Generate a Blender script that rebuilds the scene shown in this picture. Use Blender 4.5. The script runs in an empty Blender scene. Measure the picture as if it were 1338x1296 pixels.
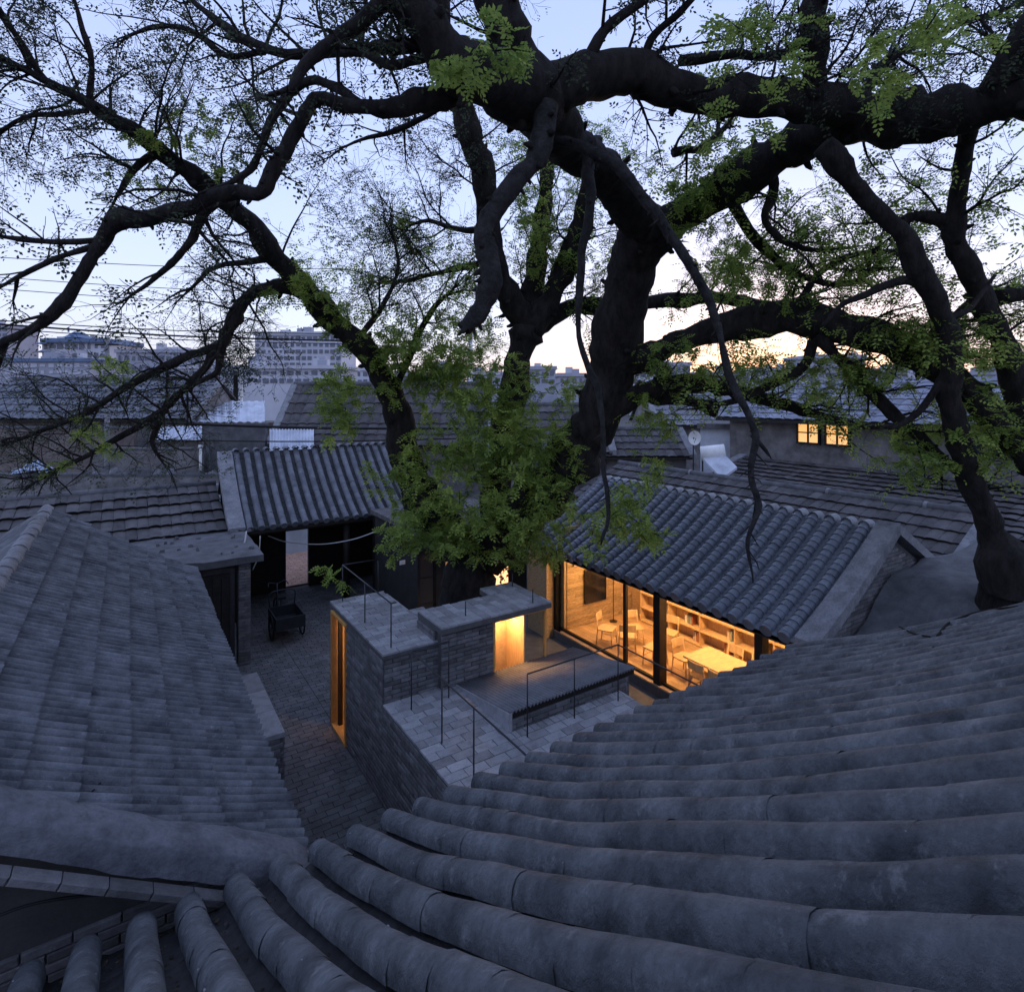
import bpy, math, random
import numpy as np
from mathutils import Matrix, Vector, noise as mnoise

# ------------------------------------------------------------------ camera, sky, light
sc = bpy.context.scene
F, CX, HY, H = 760.0, 669.0, 515.0, 6.0          # focal length, principal column, horizon row (photo px), eye height
YAW = math.radians(33.5)
cam = bpy.data.cameras.new('camera'); camo = bpy.data.objects.new('camera', cam)
sc.collection.objects.link(camo); sc.camera = camo
camo.location = (0, 0, H); camo.rotation_euler = (math.radians(90), 0, -YAW)
cam.sensor_fit = 'HORIZONTAL'; cam.sensor_width = 36; cam.lens = 36 * F / 1338
cam.shift_y = -(648 - HY) / 1338
cam.clip_start = .05; cam.clip_end = 3000

SUN_AZ, SUN_EL = math.radians(57), math.radians(1.6)   # azimuth from +Y towards +X
world = bpy.data.worlds.new('World'); sc.world = world; world.use_nodes = True
nt = world.node_tree; nt.nodes.clear()
sky = nt.nodes.new('ShaderNodeTexSky'); sky.sky_type = 'NISHITA'; sky.sun_disc = False
sky.sun_elevation = SUN_EL; sky.sun_rotation = SUN_AZ; sky.altitude = 50
sky.air_density = 1.0; sky.dust_density = 1.2; sky.ozone_density = 3.0
hs = nt.nodes.new('ShaderNodeHueSaturation'); hs.inputs['Saturation'].default_value = 1.15
bg = nt.nodes.new('ShaderNodeBackground'); bg.inputs[1].default_value = .07       # afterglow
nt.links.new(sky.outputs[0], hs.inputs['Color']); nt.links.new(hs.outputs[0], bg.inputs[0])
tc = nt.nodes.new('ShaderNodeTexCoord'); sx = nt.nodes.new('ShaderNodeSeparateXYZ'); rp = nt.nodes.new('ShaderNodeValToRGB')
nt.links.new(tc.outputs['Generated'], sx.inputs[0]); nt.links.new(sx.outputs['Z'], rp.inputs[0])
el = rp.color_ramp.elements                                                       # twilight air from horizon to zenith
el[0].position = 0; el[0].color = (.355, .34, .395, 1); el[1].position = 1; el[1].color = (.25, .30, .48, 1)
for pos_, c_ in ((.12, (.365, .385, .51)), (.3, (.305, .35, .525)), (.55, (.245, .295, .49))):
    q_ = el.new(pos_); q_.color = (*c_, 1)
bg2 = nt.nodes.new('ShaderNodeBackground'); bg2.inputs[1].default_value = 1.0; nt.links.new(rp.outputs[0], bg2.inputs[0])
ad = nt.nodes.new('ShaderNodeAddShader'); wo = nt.nodes.new('ShaderNodeOutputWorld')
nt.links.new(bg.outputs[0], ad.inputs[0]); nt.links.new(bg2.outputs[0], ad.inputs[1]); nt.links.new(ad.outputs[0], wo.inputs[0])
sl = bpy.data.lights.new('sun', 'SUN'); sl.energy = .25; sl.angle = math.radians(12); sl.color = (1, .72, .5)
so = bpy.data.objects.new('sun', sl); sc.collection.objects.link(so)
so.rotation_euler = (math.radians(88) - SUN_EL, 0, math.pi - SUN_AZ)
sc.view_settings.view_transform = 'Standard'; sc.view_settings.look = 'None'
sc.view_settings.exposure = 1.1; sc.view_settings.gamma = 1.0
sc.cycles.use_denoising = True; sc.cycles.max_bounces = 8; sc.cycles.transparent_max_bounces = 16
sc.cycles.sample_clamp_indirect = 6

# ------------------------------------------------------------------ helpers
C = sc.collection
CR, CF = Vector((math.cos(YAW), -math.sin(YAW), 0)), Vector((math.sin(YAW), math.cos(YAW), 0))
EYE = Vector((0, 0, H)); UP = Vector((0, 0, 1))
def P(px, py, Y): return EYE + CR * ((px - CX) / F * Y) + CF * Y + UP * ((HY - py) / F * Y)
def PZ(px, py, z): return P(px, py, F * (H - z) / (py - HY))
def project(p):
    d = Vector(p) - EYE; Y = d.dot(CF)
    if Y < .05: return None
    return CX + F * d.dot(CR) / Y, HY - F * d.z / Y, Y
rng = random.Random(11)
def R(a, b): return rng.uniform(a, b)

_m = {}
def mat(name, col, rough=.85, var=.3, scale=4, col2=None, bump=.25, bscale=40, rand=.0, metal=0, emit=None, es=0, trans=0, spec=.3, stretch=None, fine=.15, bdist=.02, smear=None, sscale=7, sth=.6):
    """procedural surface: two noises in world space for colour, one for relief, a random tint for each piece"""
    if name in _m: return _m[name]
    m = bpy.data.materials.new(name); m.use_nodes = True; n = m.node_tree.nodes; l = m.node_tree.links
    b = n['Principled BSDF']; geo = n.new('ShaderNodeNewGeometry')
    pos = geo.outputs['Position']
    if stretch:
        mp = n.new('ShaderNodeMapping'); mp.inputs['Scale'].default_value = stretch; l.new(pos, mp.inputs[0]); pos = mp.outputs[0]
    t = n.new('ShaderNodeTexNoise'); t.inputs['Scale'].default_value = scale; t.inputs['Detail'].default_value = 6; t.inputs['Roughness'].default_value = .65
    l.new(pos, t.inputs['Vector'])
    rp = n.new('ShaderNodeValToRGB'); rp.color_ramp.elements[0].position = .32; rp.color_ramp.elements[1].position = .7
    c2 = col2 or tuple(min(1, c * (1 + var)) for c in col); c1 = tuple(c * (1 - var) for c in col)
    rp.color_ramp.elements[0].color = (*c1, 1); rp.color_ramp.elements[1].color = (*c2, 1)
    l.new(t.outputs[0], rp.inputs[0]); out = rp.outputs[0]
    t2 = n.new('ShaderNodeTexNoise'); t2.inputs['Scale'].default_value = bscale; t2.inputs['Detail'].default_value = 4
    l.new(pos, t2.inputs['Vector'])
    def value(src, fac):      # src in 0..1 -> multiplies brightness by 1-fac .. 1+fac
        mr = n.new('ShaderNodeMapRange'); mr.inputs[3].default_value = 1 - fac; mr.inputs[4].default_value = 1 + fac
        l.new(src, mr.inputs[0]); return mr.outputs[0]
    def mul(o, v):
        hs = n.new('ShaderNodeHueSaturation'); l.new(o, hs.inputs['Color']); l.new(v, hs.inputs['Value']); return hs.outputs[0]
    if smear:      # lichen, mortar crumbs and pale scuffs with a shape of their own
        t3 = n.new('ShaderNodeTexNoise'); t3.inputs['Scale'].default_value = sscale; t3.inputs['Detail'].default_value = 9; t3.inputs['Roughness'].default_value = .72
        l.new(geo.outputs['Position'], t3.inputs['Vector']); mr = n.new('ShaderNodeMapRange'); mr.inputs[1].default_value = sth; mr.inputs[2].default_value = sth + .1; mr.inputs[4].default_value = .75
        l.new(t3.outputs[0], mr.inputs[0]); mx = n.new('ShaderNodeMix'); mx.data_type = 'RGBA'; l.new(mr.outputs[0], mx.inputs[0]); l.new(out, mx.inputs[6]); mx.inputs[7].default_value = (*smear, 1); out = mx.outputs[2]
    if fine: out = mul(out, value(t2.outputs[0], fine * 2))
    if rand:
        oi = n.new('ShaderNodeObjectInfo'); at = n.new('ShaderNodeAttribute'); at.attribute_name = 'rnd'
        ad = n.new('ShaderNodeMath'); ad.operation = 'ADD'; fr = n.new('ShaderNodeMath'); fr.operation = 'FRACT'
        l.new(oi.outputs['Random'], ad.inputs[0]); l.new(at.outputs['Fac'], ad.inputs[1]); l.new(ad.outputs[0], fr.inputs[0])
        out = mul(out, value(fr.outputs[0], rand))
    l.new(out, b.inputs['Base Color'])
    b.inputs['Roughness'].default_value = rough; b.inputs['Metallic'].default_value = metal
    b.inputs['Specular IOR Level'].default_value = spec
    if emit: b.inputs['Emission Color'].default_value = (*emit, 1); b.inputs['Emission Strength'].default_value = es
    if bump:
        bp = n.new('ShaderNodeBump'); bp.inputs['Strength'].default_value = bump; bp.inputs['Distance'].default_value = bdist; t2.inputs['Roughness'].default_value = .7; t2.inputs['Detail'].default_value = 8
        l.new(t2.outputs[0], bp.inputs['Height']); l.new(bp.outputs[0], b.inputs['Normal'])
    _m[name] = m; return m

def glass_mat():
    m = bpy.data.materials.new('window_glass'); m.use_nodes = True; n = m.node_tree.nodes; l = m.node_tree.links
    n.remove(n['Principled BSDF']); tr = n.new('ShaderNodeBsdfTransparent'); gl = n.new('ShaderNodeBsdfGlossy'); gl.inputs['Roughness'].default_value = .02
    tr.inputs[0].default_value = (.93, .95, .94, 1)
    lw = n.new('ShaderNodeLayerWeight'); pw = n.new('ShaderNodeMath'); pw.operation = 'POWER'; pw.inputs[1].default_value = 4
    fr = n.new('ShaderNodeMath'); fr.operation = 'MULTIPLY_ADD'; fr.inputs[1].default_value = .55; fr.inputs[2].default_value = .03; mx = n.new('ShaderNodeMixShader')
    l.new(lw.outputs['Facing'], pw.inputs[0]); l.new(pw.outputs[0], fr.inputs[0]); l.new(fr.outputs[0], mx.inputs[0]); l.new(tr.outputs[0], mx.inputs[1]); l.new(gl.outputs[0], mx.inputs[2])
    l.new(mx.outputs[0], n['Material Output'].inputs[0]); return m

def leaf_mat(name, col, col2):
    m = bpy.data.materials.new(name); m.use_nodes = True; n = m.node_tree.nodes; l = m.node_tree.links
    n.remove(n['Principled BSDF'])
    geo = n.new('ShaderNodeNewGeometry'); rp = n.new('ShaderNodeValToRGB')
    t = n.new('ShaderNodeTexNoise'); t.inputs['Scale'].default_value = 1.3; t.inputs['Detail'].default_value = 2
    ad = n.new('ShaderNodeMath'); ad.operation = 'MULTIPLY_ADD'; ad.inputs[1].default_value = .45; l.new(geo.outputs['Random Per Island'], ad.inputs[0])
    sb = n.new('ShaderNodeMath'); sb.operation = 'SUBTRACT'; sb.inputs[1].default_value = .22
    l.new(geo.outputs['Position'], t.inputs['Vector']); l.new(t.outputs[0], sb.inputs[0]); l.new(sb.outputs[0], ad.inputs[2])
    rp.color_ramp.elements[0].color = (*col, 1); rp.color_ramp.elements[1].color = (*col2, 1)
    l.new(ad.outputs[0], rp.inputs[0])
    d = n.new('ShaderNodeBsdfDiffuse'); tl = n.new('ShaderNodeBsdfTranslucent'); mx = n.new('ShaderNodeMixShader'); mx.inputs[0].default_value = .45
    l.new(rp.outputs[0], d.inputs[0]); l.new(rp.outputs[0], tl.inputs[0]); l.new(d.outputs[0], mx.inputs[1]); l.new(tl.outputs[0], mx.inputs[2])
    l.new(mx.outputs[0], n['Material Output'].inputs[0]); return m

class MB:
    def __init__(s): s.v = []; s.f = []; s.r = []
    def add(s, vs, fs, rnd=None):
        o = len(s.v); s.v += [tuple(v) for v in vs]; s.f += [tuple(i + o for i in f) for f in fs]
        s.r += [rnd if rnd is not None else 0.0] * len(vs); return s
    def box(s, x0, x1, y0, y1, z0, z1, rnd=None):
        return s.add([(x0,y0,z0),(x1,y0,z0),(x1,y1,z0),(x0,y1,z0),(x0,y0,z1),(x1,y0,z1),(x1,y1,z1),(x0,y1,z1)],
                     [(0,3,2,1),(4,5,6,7),(0,1,5,4),(1,2,6,5),(2,3,7,6),(3,0,4,7)], rnd)
    def quad(s, a, b, c, d): return s.add([a, b, c, d], [(0, 1, 2, 3)])
    def prism(s, poly, off):       # polygon of 3-D points extruded by off
        off = Vector(off); k = len(poly); p = [Vector(q) for q in poly]
        return s.add(p + [q + off for q in p], [tuple(range(k))[::-1], tuple(range(k, 2 * k))] + [(i, (i + 1) % k, k + (i + 1) % k, k + i) for i in range(k)])
    def tube(s, pts, rad, sides=8, caps=True, wob=0):
        pts = [Vector(p) for p in pts]; n = len(pts)
        rad = [rad] * n if not hasattr(rad, '__len__') else rad
        ref = None; vs = []
        for i, p in enumerate(pts):
            t = (pts[min(i + 1, n - 1)] - pts[max(i - 1, 0)]).normalized()
            if ref is None: ref = t.orthogonal().normalized()
            ref = (ref - t * ref.dot(t))
            ref = ref.normalized() if ref.length > 1e-5 else t.orthogonal().normalized()
            bi = t.cross(ref)
            for k in range(sides):
                a = 2 * math.pi * k / sides; r = rad[i]
                q = p + (ref * math.cos(a) + bi * math.sin(a)) * r
                if wob:
                    q2 = q + (q - p) * wob * (mnoise.noise(q * (1.3 / max(r, .02)) * .25) + .7 * mnoise.noise(q * (1.0 / max(r, .02))))
                    q = q2
                vs.append(q)
        fs = [(i * sides + k, i * sides + (k + 1) % sides, (i + 1) * sides + (k + 1) % sides, (i + 1) * sides + k) for i in range(n - 1) for k in range(sides)]
        if caps: fs += [tuple(range(sides))[::-1], tuple((n - 1) * sides + k for k in range(sides))]
        return s.add(vs, fs)
    def data(s, name, m=None, smooth=False, attr=False):
        me = bpy.data.meshes.new(name); me.from_pydata(s.v, [], s.f)
        if m: me.materials.append(m)
        if smooth: me.polygons.foreach_set('use_smooth', [True] * len(me.polygons))
        if attr:
            a = me.attributes.new('rnd', 'FLOAT', 'POINT'); a.data.foreach_set('value', s.r)
        me.update(); return me
    def build(s, name, m, parent=None, smooth=False, attr=False, kind=None):
        return link(name, s.data(name, m, smooth, attr), parent, kind)

def link(name, me, parent=None, kind=None, mtx=None):
    o = bpy.data.objects.new(name, me); C.objects.link(o)
    if parent is not None:
        o.parent = parent
        if parent.parent is None: o.matrix_parent_inverse = Matrix.Translation(-Vector(parent.location))
    if mtx is not None: o.matrix_basis = mtx
    if kind: o['kind'] = kind
    return o
def tag(o, label, cat, group=None):
    o['label'] = label; o['category'] = cat
    if group: o['group'] = group
    return o
def thing(name, label, cat, loc=(0, 0, 0), group=None):
    o = bpy.data.objects.new(name, None); C.objects.link(o); o.location = loc; o.empty_display_size = .2
    return tag(o, label, cat, group)
def struct(name, mb, m, parent=None): return mb.build(name, m, parent, kind='structure' if parent is None else None)

def pieces(parent, name, items, m, limit=300, smooth=False):
    """items: (template MB, matrix). The largest in view become objects that share mesh data, the rest one 'stuff' mesh."""
    sc_ = []
    for t, M in items:
        c = M.translation; q = project(c); s = 0
        if q and -60 < q[0] < 1400 and -60 < q[1] < 1370: s = 1 / q[2]
        sc_.append(s)
    order = sorted(range(len(items)), key=lambda i: -sc_[i])
    big = [i for i in order[:limit] if sc_[i] > 0]; bs = set(big); cache = {}
    for i in big:
        t, M = items[i]
        if id(t) not in cache: cache[id(t)] = t.data(name, m, smooth)
        link(name, cache[id(t)], parent, None, M)
    rest = [i for i in range(len(items)) if i not in bs]
    if rest:
        mb = MB()
        for i in rest:
            t, M = items[i]; mb.add([M @ Vector(v) for v in t.v], t.f, rng.random())
        mb.build(name + 's_beyond', m, parent, smooth, True, 'stuff')

def frame(o, x, y, z):
    return Matrix(((x[0], y[0], z[0], o[0]), (x[1], y[1], z[1], o[1]), (x[2], y[2], z[2], o[2]), (0, 0, 0, 1)))

# ------------------------------------------------------------------ materials
M_tile = mat('grey_clay_tile', (.135, .145, .17), .8, .35, 3, (.2, .212, .24), .5, 60, rand=.14, smear=(.27, .28, .3), sscale=9, sth=.6)
M_roll = mat('old_cover_tile', (.078, .09, .104), .6, .45, 3.2, (.175, .193, .212), .9, 30, rand=.05, smear=(.23, .245, .265), sscale=6.5, sth=.57, fine=.3, bdist=.035)
M_tile_new = mat('new_grey_tile', (.14, .155, .185), .42, .2, 5, None, .15, 70, rand=.14)
M_tile_old = mat('weathered_tile', (.088, .098, .115), .75, .42, 3.5, (.185, .197, .218), .7, 55, rand=.13, smear=(.24, .25, .275), sscale=8, sth=.6, fine=.25)
M_tile_dark = mat('dark_old_tile', (.085, .08, .082), .9, .35, 3, None, .5, 40, rand=.3)
M_pan = mat('pan_tile', (.045, .047, .052), .9, .4, 9, None, .6, 50)
M_cement = mat('cement_render', (.2, .205, .225), .9, .3, 3.5, (.28, .287, .305), .6, 28, smear=(.12, .122, .13), sscale=5, sth=.57, fine=.2)
M_cem_dark = mat('dark_cement', (.11, .112, .12), .9, .35, 3, None, .5, 30)
M_brick = mat('grey_brick', (.155, .152, .158), .9, .3, 8, None, .5, 60, rand=.34, smear=(.25, .25, .26), sscale=11, sth=.6)
M_brick_core = mat('mortar', (.1, .098, .1), .95, .2, 8)
M_paver = mat('grey_terrace_brick', (.29, .295, .31), .85, .25, 6, None, .35, 60, rand=.26, smear=(.16, .16, .165), sscale=6, sth=.57, fine=.22)
M_alley = mat('alley_brick', (.115, .116, .122), .75, .35, 3, None, .4, 50, rand=.16)
M_ground = mat('ground_dust', (.09, .085, .085), .95, .3, 1.5)
M_wall_old = mat('old_plaster', (.16, .15, .148), .95, .4, 1.6, (.26, .25, .25), .4, 18)
M_wall_dark = mat('dark_grey_wall', (.07, .066, .066), .95, .3, 3)
M_dark_wood = mat('dark_painted_wood', (.018, .014, .012), .6, .3, 6)
M_soffit = mat('eave_timber', (.03, .026, .024), .8, .3, 6)
M_oak = mat('pale_oak', (.62, .43, .24), .5, .2, 5, None, .1, 40, stretch=(1, 6, 1))
M_ply = mat('orange_plywood', (.6, .33, .1), .55, .15, 4, None, .1, 40)
M_floor = mat('timber_floor', (.5, .33, .18), .45, .2, 3, None, .1, 30, rand=.15)
M_lib_wall = mat('board_wall', (.42, .29, .16), .8, .35, 5, None, .4, 30, stretch=(2, 2, 10), rand=.2)
M_white = mat('white_paint', (.75, .75, .74), .6, .06, 5, bump=0)
M_steel = mat('dark_steel', (.05, .052, .06), .45, .15, 8, bump=0, metal=.6)
M_corr = mat('corrugated_sheet', (.17, .175, .19), .6, .25, 4, None, .1, 40)
M_metal_white = mat('white_metal_sheet', (.5, .54, .62), .5, .25, 1.5, (.62, .66, .74), .1)
M_wire = mat('cable_black', (.012, .012, .013), .6, 0, bump=0, fine=0)
M_wire_w = mat('cable_white', (.55, .55, .55), .6, 0, bump=0, fine=0)
M_screen = mat('black_screen', (.01, .01, .012), .12, 0, bump=0, spec=.6, fine=0)
M_lit = mat('lit_window_pane', (.8, .55, .3), .5, .1, 2, bump=0, emit=(1, .5, .16), es=.5)
M_pane = mat('dim_window_pane', (.03, .035, .045), .15, .1, 2, bump=0, spec=.6, fine=0)
M_bark = mat('bark', (.014, .012, .011), .95, .5, 7, (.042, .036, .034), 1.0, 16, stretch=(1, 1, .4), bdist=.08)
M_bark_pale = mat('bark_pale', (.022, .02, .021), .95, .4, 7, (.055, .052, .054), 1.0, 18, bdist=.06)
M_glass = glass_mat()
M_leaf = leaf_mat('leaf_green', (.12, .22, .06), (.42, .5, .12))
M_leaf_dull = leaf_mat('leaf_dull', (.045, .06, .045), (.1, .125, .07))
M_lit_red_pave = mat('reddish_brick_lit_tone', (.58, .36, .27), .85, .25, 4, None, .3, 30)  # brightened base colour stands in for lamplight on the street
M_lit_street_wall = mat('street_wall_lit_tone', (.5, .56, .6), .9, .15, 2)  # street light put into the wall colour as well
M_hazed_pale = mat('hazed_pale_wall', (.5, .51, .57), .9, .12, .15, bump=0)  # distance haze painted in: far walls paled by base colour
M_hazed_mid = mat('hazed_grey_wall', (.34, .35, .41), .9, .15, .2, bump=0)  # grey walls lightened for the same painted haze
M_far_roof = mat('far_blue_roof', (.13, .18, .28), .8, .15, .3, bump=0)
M_hazed_win = mat('hazed_window', (.14, .15, .19), .4, .1, 1, bump=0)  # window colour lifted too, as haze would do

# ------------------------------------------------------------------ roof builders
def half_tile(r0, r1, L, seg=9, rings=3, thick=.012, squash=1.0, jit=.0, seed=0):
    """half-round cover tile: local y runs down the slope from 0 to L, z is up, lower end open-edged with thickness"""
    rr = random.Random(seed); mb = MB(); vs = []
    for i in range(rings + 1):
        f = i / rings; r = r0 + (r1 - r0) * f
        for k in range(seg + 1):
            a = math.pi * k / seg
            j = 1 + jit * rr.uniform(-1, 1)
            vs.append((-math.cos(a) * r * j, f * L, math.sin(a) * r * squash * j))
    n = seg + 1
    fs = [(i * n + k, (i + 1) * n + k, (i + 1) * n + k + 1, i * n + k + 1) for i in range(rings) for k in range(seg)]
    o = len(vs)
    for k in range(n):
        a = math.pi * k / seg; vs.append((-math.cos(a) * (r1 - thick), L, math.sin(a) * (r1 - thick) * squash))
    b = len(vs); vs += vs[rings * n:rings * n + n]        # own vertices, so the rim keeps a crisp edge
    fs += [(b + k, o + k, o + k + 1, b + k + 1) for k in range(seg)]
    mb.add(vs, fs); return mb
def end_tile(r, L, seg=9, squash=1.0):   # cover tile closed by a round end plate
    mb = half_tile(r, r, L, seg, 2, .004, squash)
    mb.add([(-math.cos(math.pi * 2 * k / 16) * r * 1.02, L + .004, math.sin(2 * math.pi * k / 16) * r * 1.0 * squash) for k in range(16)] +
           [(-math.cos(math.pi * 2 * k / 16) * r * 1.02, L - .02, math.sin(2 * math.pi * k / 16) * r * 1.0 * squash) for k in range(16)],
           [tuple(range(16))] + [(k, (k + 1) % 16, 16 + (k + 1) % 16, 16 + k) for k in range(16)])
    return mb
def bent(prof, d):      # unit slope direction (horizontal, vertical) at distance d from the eave
    e = .02; dz = prof(d + e) - prof(d - e); k = math.hypot(2 * e, dz); return 2 * e / k, dz / k

def roll_roof(roof, E0, a, n, length, prof, dmax, pitch, r, tl, m, first=.0, variants=5, taper=.006, squash=1.0, plate=True, jitter=.004, name='cover_tile', pan_course=.11, pan_m=None, pan_dip=.035, ringjit=.0, limit=300, s1=None, wave=.0, odd=None):
    """cover tiles in rolls on channels of pan tiles. E0 eave start, a along the eave, n horizontal towards the ridge"""
    E0 = Vector(E0); a = Vector(a); n = Vector(n)
    def wv(s, d): return (a * mnoise.noise(Vector((s * 2.3, d * 1.3, 0))) + UP * mnoise.noise(Vector((s * 2.3, d * 1.3, 9)))) * wave
    pt = lambda s, d: E0 + a * s + n * d + UP * prof(d) + wv(s, d)
    def M(s, d0, d1, off=0):       # frame of a tile whose lower end is at d0 and upper end at d1
        lo, hi = pt(s, d0), pt(s, d1); y = (lo - hi).normalized(); x = a.copy()
        z = x.cross(y)
        if z.z < 0: x = -x; z = x.cross(y)
        return frame(hi + z * off, x, y, z), (lo - hi).length
    T = [half_tile(r - taper / 2, r + taper / 2, 1, seed=i, squash=squash, jit=ringjit, rings=3) for i in range(variants)]
    items = []; k = 0; s = first
    end = s1 if s1 is not None else length
    rolls = []
    while s <= end + 1e-6: rolls.append(s); s += pitch
    nt_ = max(1, round(dmax / (tl * bent(prof, dmax / 2)[0])))
    capT = end_tile(r * 1.04, 1, squash=squash)
    for s in rolls:
        for i in range(nt_):
            d0, d1 = dmax * i / nt_, dmax * (i + 1) / nt_
            Mx, L = M(s + R(-jitter, jitter), d0, d1, .004 + R(-jitter, jitter))
            k1, k2 = (1 + R(-.02, .02), 1 + R(-.02, .02)) if odd is None else ((1 + R(.008, .04),) * 2 if rng.random() < odd else (1 + R(-.004, .004),) * 2)
            Mx = Mx @ Matrix.Diagonal((k1, L * 1.05, k2, 1)) @ Matrix.Rotation(R(-1, 1) * jitter * 3, 4, 'X')
            items.append((T[rng.randrange(variants)], Mx))
        if plate:
            Mx, L = M(s, -.06, .02, .002); items.append((capT, Mx @ Matrix.Diagonal((1, L, 1, 1))))
    pieces(roof, name, items, m, limit, True)
    # channels
    mb = MB(); nc = max(2, round(dmax / pan_course)); w = pitch
    edges = [rolls[0] - pitch / 2] + [s + pitch / 2 for s in rolls]
    for s in [rolls[0] - pitch] + rolls:
        c = s + pitch / 2; xs = [-.5, -.3, -.12, .12, .3, .5]
        for i in range(nc):
            d0, d1 = dmax * i / nc, dmax * (i + 1) / nc
            if i == 0: d0 -= .05
            vs = []
            for d, o in ((d0, .02), (d1, .0)):
                for q in xs:
                    vs.append(pt(c + q * w, d) + UP * (o + .012 - pan_dip * (1 - (2 * q) ** 2)))
            for q in xs: vs.append(pt(c + q * w, d0) + UP * (-.004 - pan_dip * (1 - (2 * q) ** 2)))
            mb.add(vs, [(j, j + 1, j + 7, j + 6) for j in range(5)] + [(12 + j, 13 + j, j + 1, j) for j in range(5)])
    mb.build('pan_tiles', pan_m or M_pan, roof, True, False, 'stuff')
    return pt

def deck(house, name, E0, a, n, length, prof, dmax, thick, m, both=False, s0=0.0, steps=6, drop=.06):
    """roof slab under the tiles"""
    E0 = Vector(E0); a = Vector(a); n = Vector(n); mb = MB()
    for i in range(steps):
        d0, d1 = dmax * i / steps, dmax * (i + 1) / steps
        q = [E0 + a * s + n * d + UP * (prof(d) - drop) for s, d in ((s0, d0), (length, d0), (length, d1), (s0, d1))]
        mb.prism(q, (0, 0, -thick))
    return mb.build(name, m, house)
def tiled_rows(roof, E0, a, n, length, prof, dmax, tw, course, m, name='tile', ribs=2, amp=.018, lift=.02, limit=300, jitter=.004, seed=3, gap=.003):
    """interlocking ribbed tiles in courses; local x along the eave, y down the slope"""
    E0 = Vector(E0); a = Vector(a); n = Vector(n); rr = random.Random(seed)
    pt = lambda s, d: E0 + a * s + n * d + UP * prof(d)
    Ts = []
    for v in range(4):
        mb = MB(); K = (10 if ribs > 1 else 5) * ribs; xs = [tw * (i / K - .5) for i in range(K + 1)]
        hs = [amp * (abs(math.sin(math.pi * ribs * i / K)) ** .6) if ribs == 1 else amp * math.sqrt(max(0, 1 - ((i % 10 - 5) / 4.2) ** 2)) for i in range(K + 1)]
        if v == 3: hs = [h * .85 - (.004 if i > K / 2 else 0) for i, h in enumerate(hs)]
        vs = [(x, 0, h) for x, h in zip(xs, hs)] + [(x, 1, h + lift) for x, h in zip(xs, hs)] + [(x, 1, h + lift - .016) for x, h in zip(xs, hs)]
        q = K + 1
        mb.add(vs, [(i, q + i, q + i + 1, i + 1) for i in range(K)] + [(q + i, 2 * q + i, 2 * q + i + 1, q + i + 1) for i in range(K)])
        Ts.append(mb)
    items = []; nc = max(1, round(dmax / course)); ns = max(1, round(length / tw))
    for i in range(nc):
        for j in range(ns):
            d0, d1 = dmax * i / nc, dmax * (i + 1) / nc; s = length * (j + .5) / ns
            lo, hi = pt(s, d0), pt(s, d1); y = (lo - hi).normalized(); x = a.copy(); z = x.cross(y)
            if z.z < 0: x = -x; z = x.cross(y)
            M = frame(hi + z * R(0, jitter * 2), x, y, z) @ Matrix.Rotation(R(-1, 1) * jitter * 2.5, 4, 'Z') @ Matrix.Diagonal((length / ns / tw - gap, (lo - hi).length * 1.05, 1 + R(-1, 1) * min(.2, jitter * 30), 1))
            items.append((Ts[rng.randrange(4)], M))
    pieces(roof, name, items, m, limit, False)

def brick_t(l, h, t, bev=.006):
    """one brick, centred on its face: x along, z up, outer face at y=-t with chamfered edges"""
    mb = MB(); x, z = l / 2, h / 2
    mb.add([(-x, 0, -z), (x, 0, -z), (x, 0, z), (-x, 0, z), (-x, -t + bev, -z), (x, -t + bev, -z), (x, -t + bev, z), (-x, -t + bev, z),
            (-x + bev, -t, -z + bev), (x - bev, -t, -z + bev), (x - bev, -t, z - bev), (-x + bev, -t, z - bev)],
           [(0, 1, 5, 4), (1, 2, 6, 5), (2, 3, 7, 6), (3, 0, 4, 7), (4, 5, 9, 8), (5, 6, 10, 9), (6, 7, 11, 10), (7, 4, 8, 11), (8, 9, 10, 11)])
    return mb
_bt = {}
def bt(l, h, t, bev=.006):
    k = (round(l, 2), round(h, 3), t, bev)
    if k not in _bt: _bt[k] = brick_t(max(k[0], .03), k[1], t, bev)
    return _bt[k]
def brick_face(part, o, a, nrm, length, z0, z1, m, bw=.27, bh=.068, t=.03, holes=(), joint=.009, limit=300):
    """running-bond facing on a wall; o is the base corner, a along, nrm outwards"""
    o = Vector(o); a = Vector(a); nrm = Vector(nrm); items = []; k = 0; z = z0
    flip = a.cross(-nrm).z < 0          # frame x=a, y=-nrm, z=up must be right-handed
    while z + bh * .6 < z1:
        h = min(bh, z1 - z); s = -(bw / 2 if k % 2 else 0) - R(0, .02)
        while s < length:
            s0, s1 = max(s, 0), min(s + bw, length)
            for hs0, hs1, hz0, hz1 in holes:
                if hz0 < z + h / 2 < hz1:
                    if hs0 <= s0 and s1 <= hs1: s1 = s0
                    elif s0 < hs0 < s1: s1 = hs0
                    elif s0 < hs1 < s1: s0 = hs1
            if s1 - s0 > .04:
                c = o + a * ((s0 + s1) / 2) + UP * (z + h / 2) + nrm * R(-.004, .005)
                M = frame(c, -a if flip else a, -nrm, UP)
                items.append((bt(s1 - s0 - joint, h - joint, t), M))
            s += bw
        z += bh; k += 1
    pieces(part, 'brick', items, m, limit)
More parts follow.
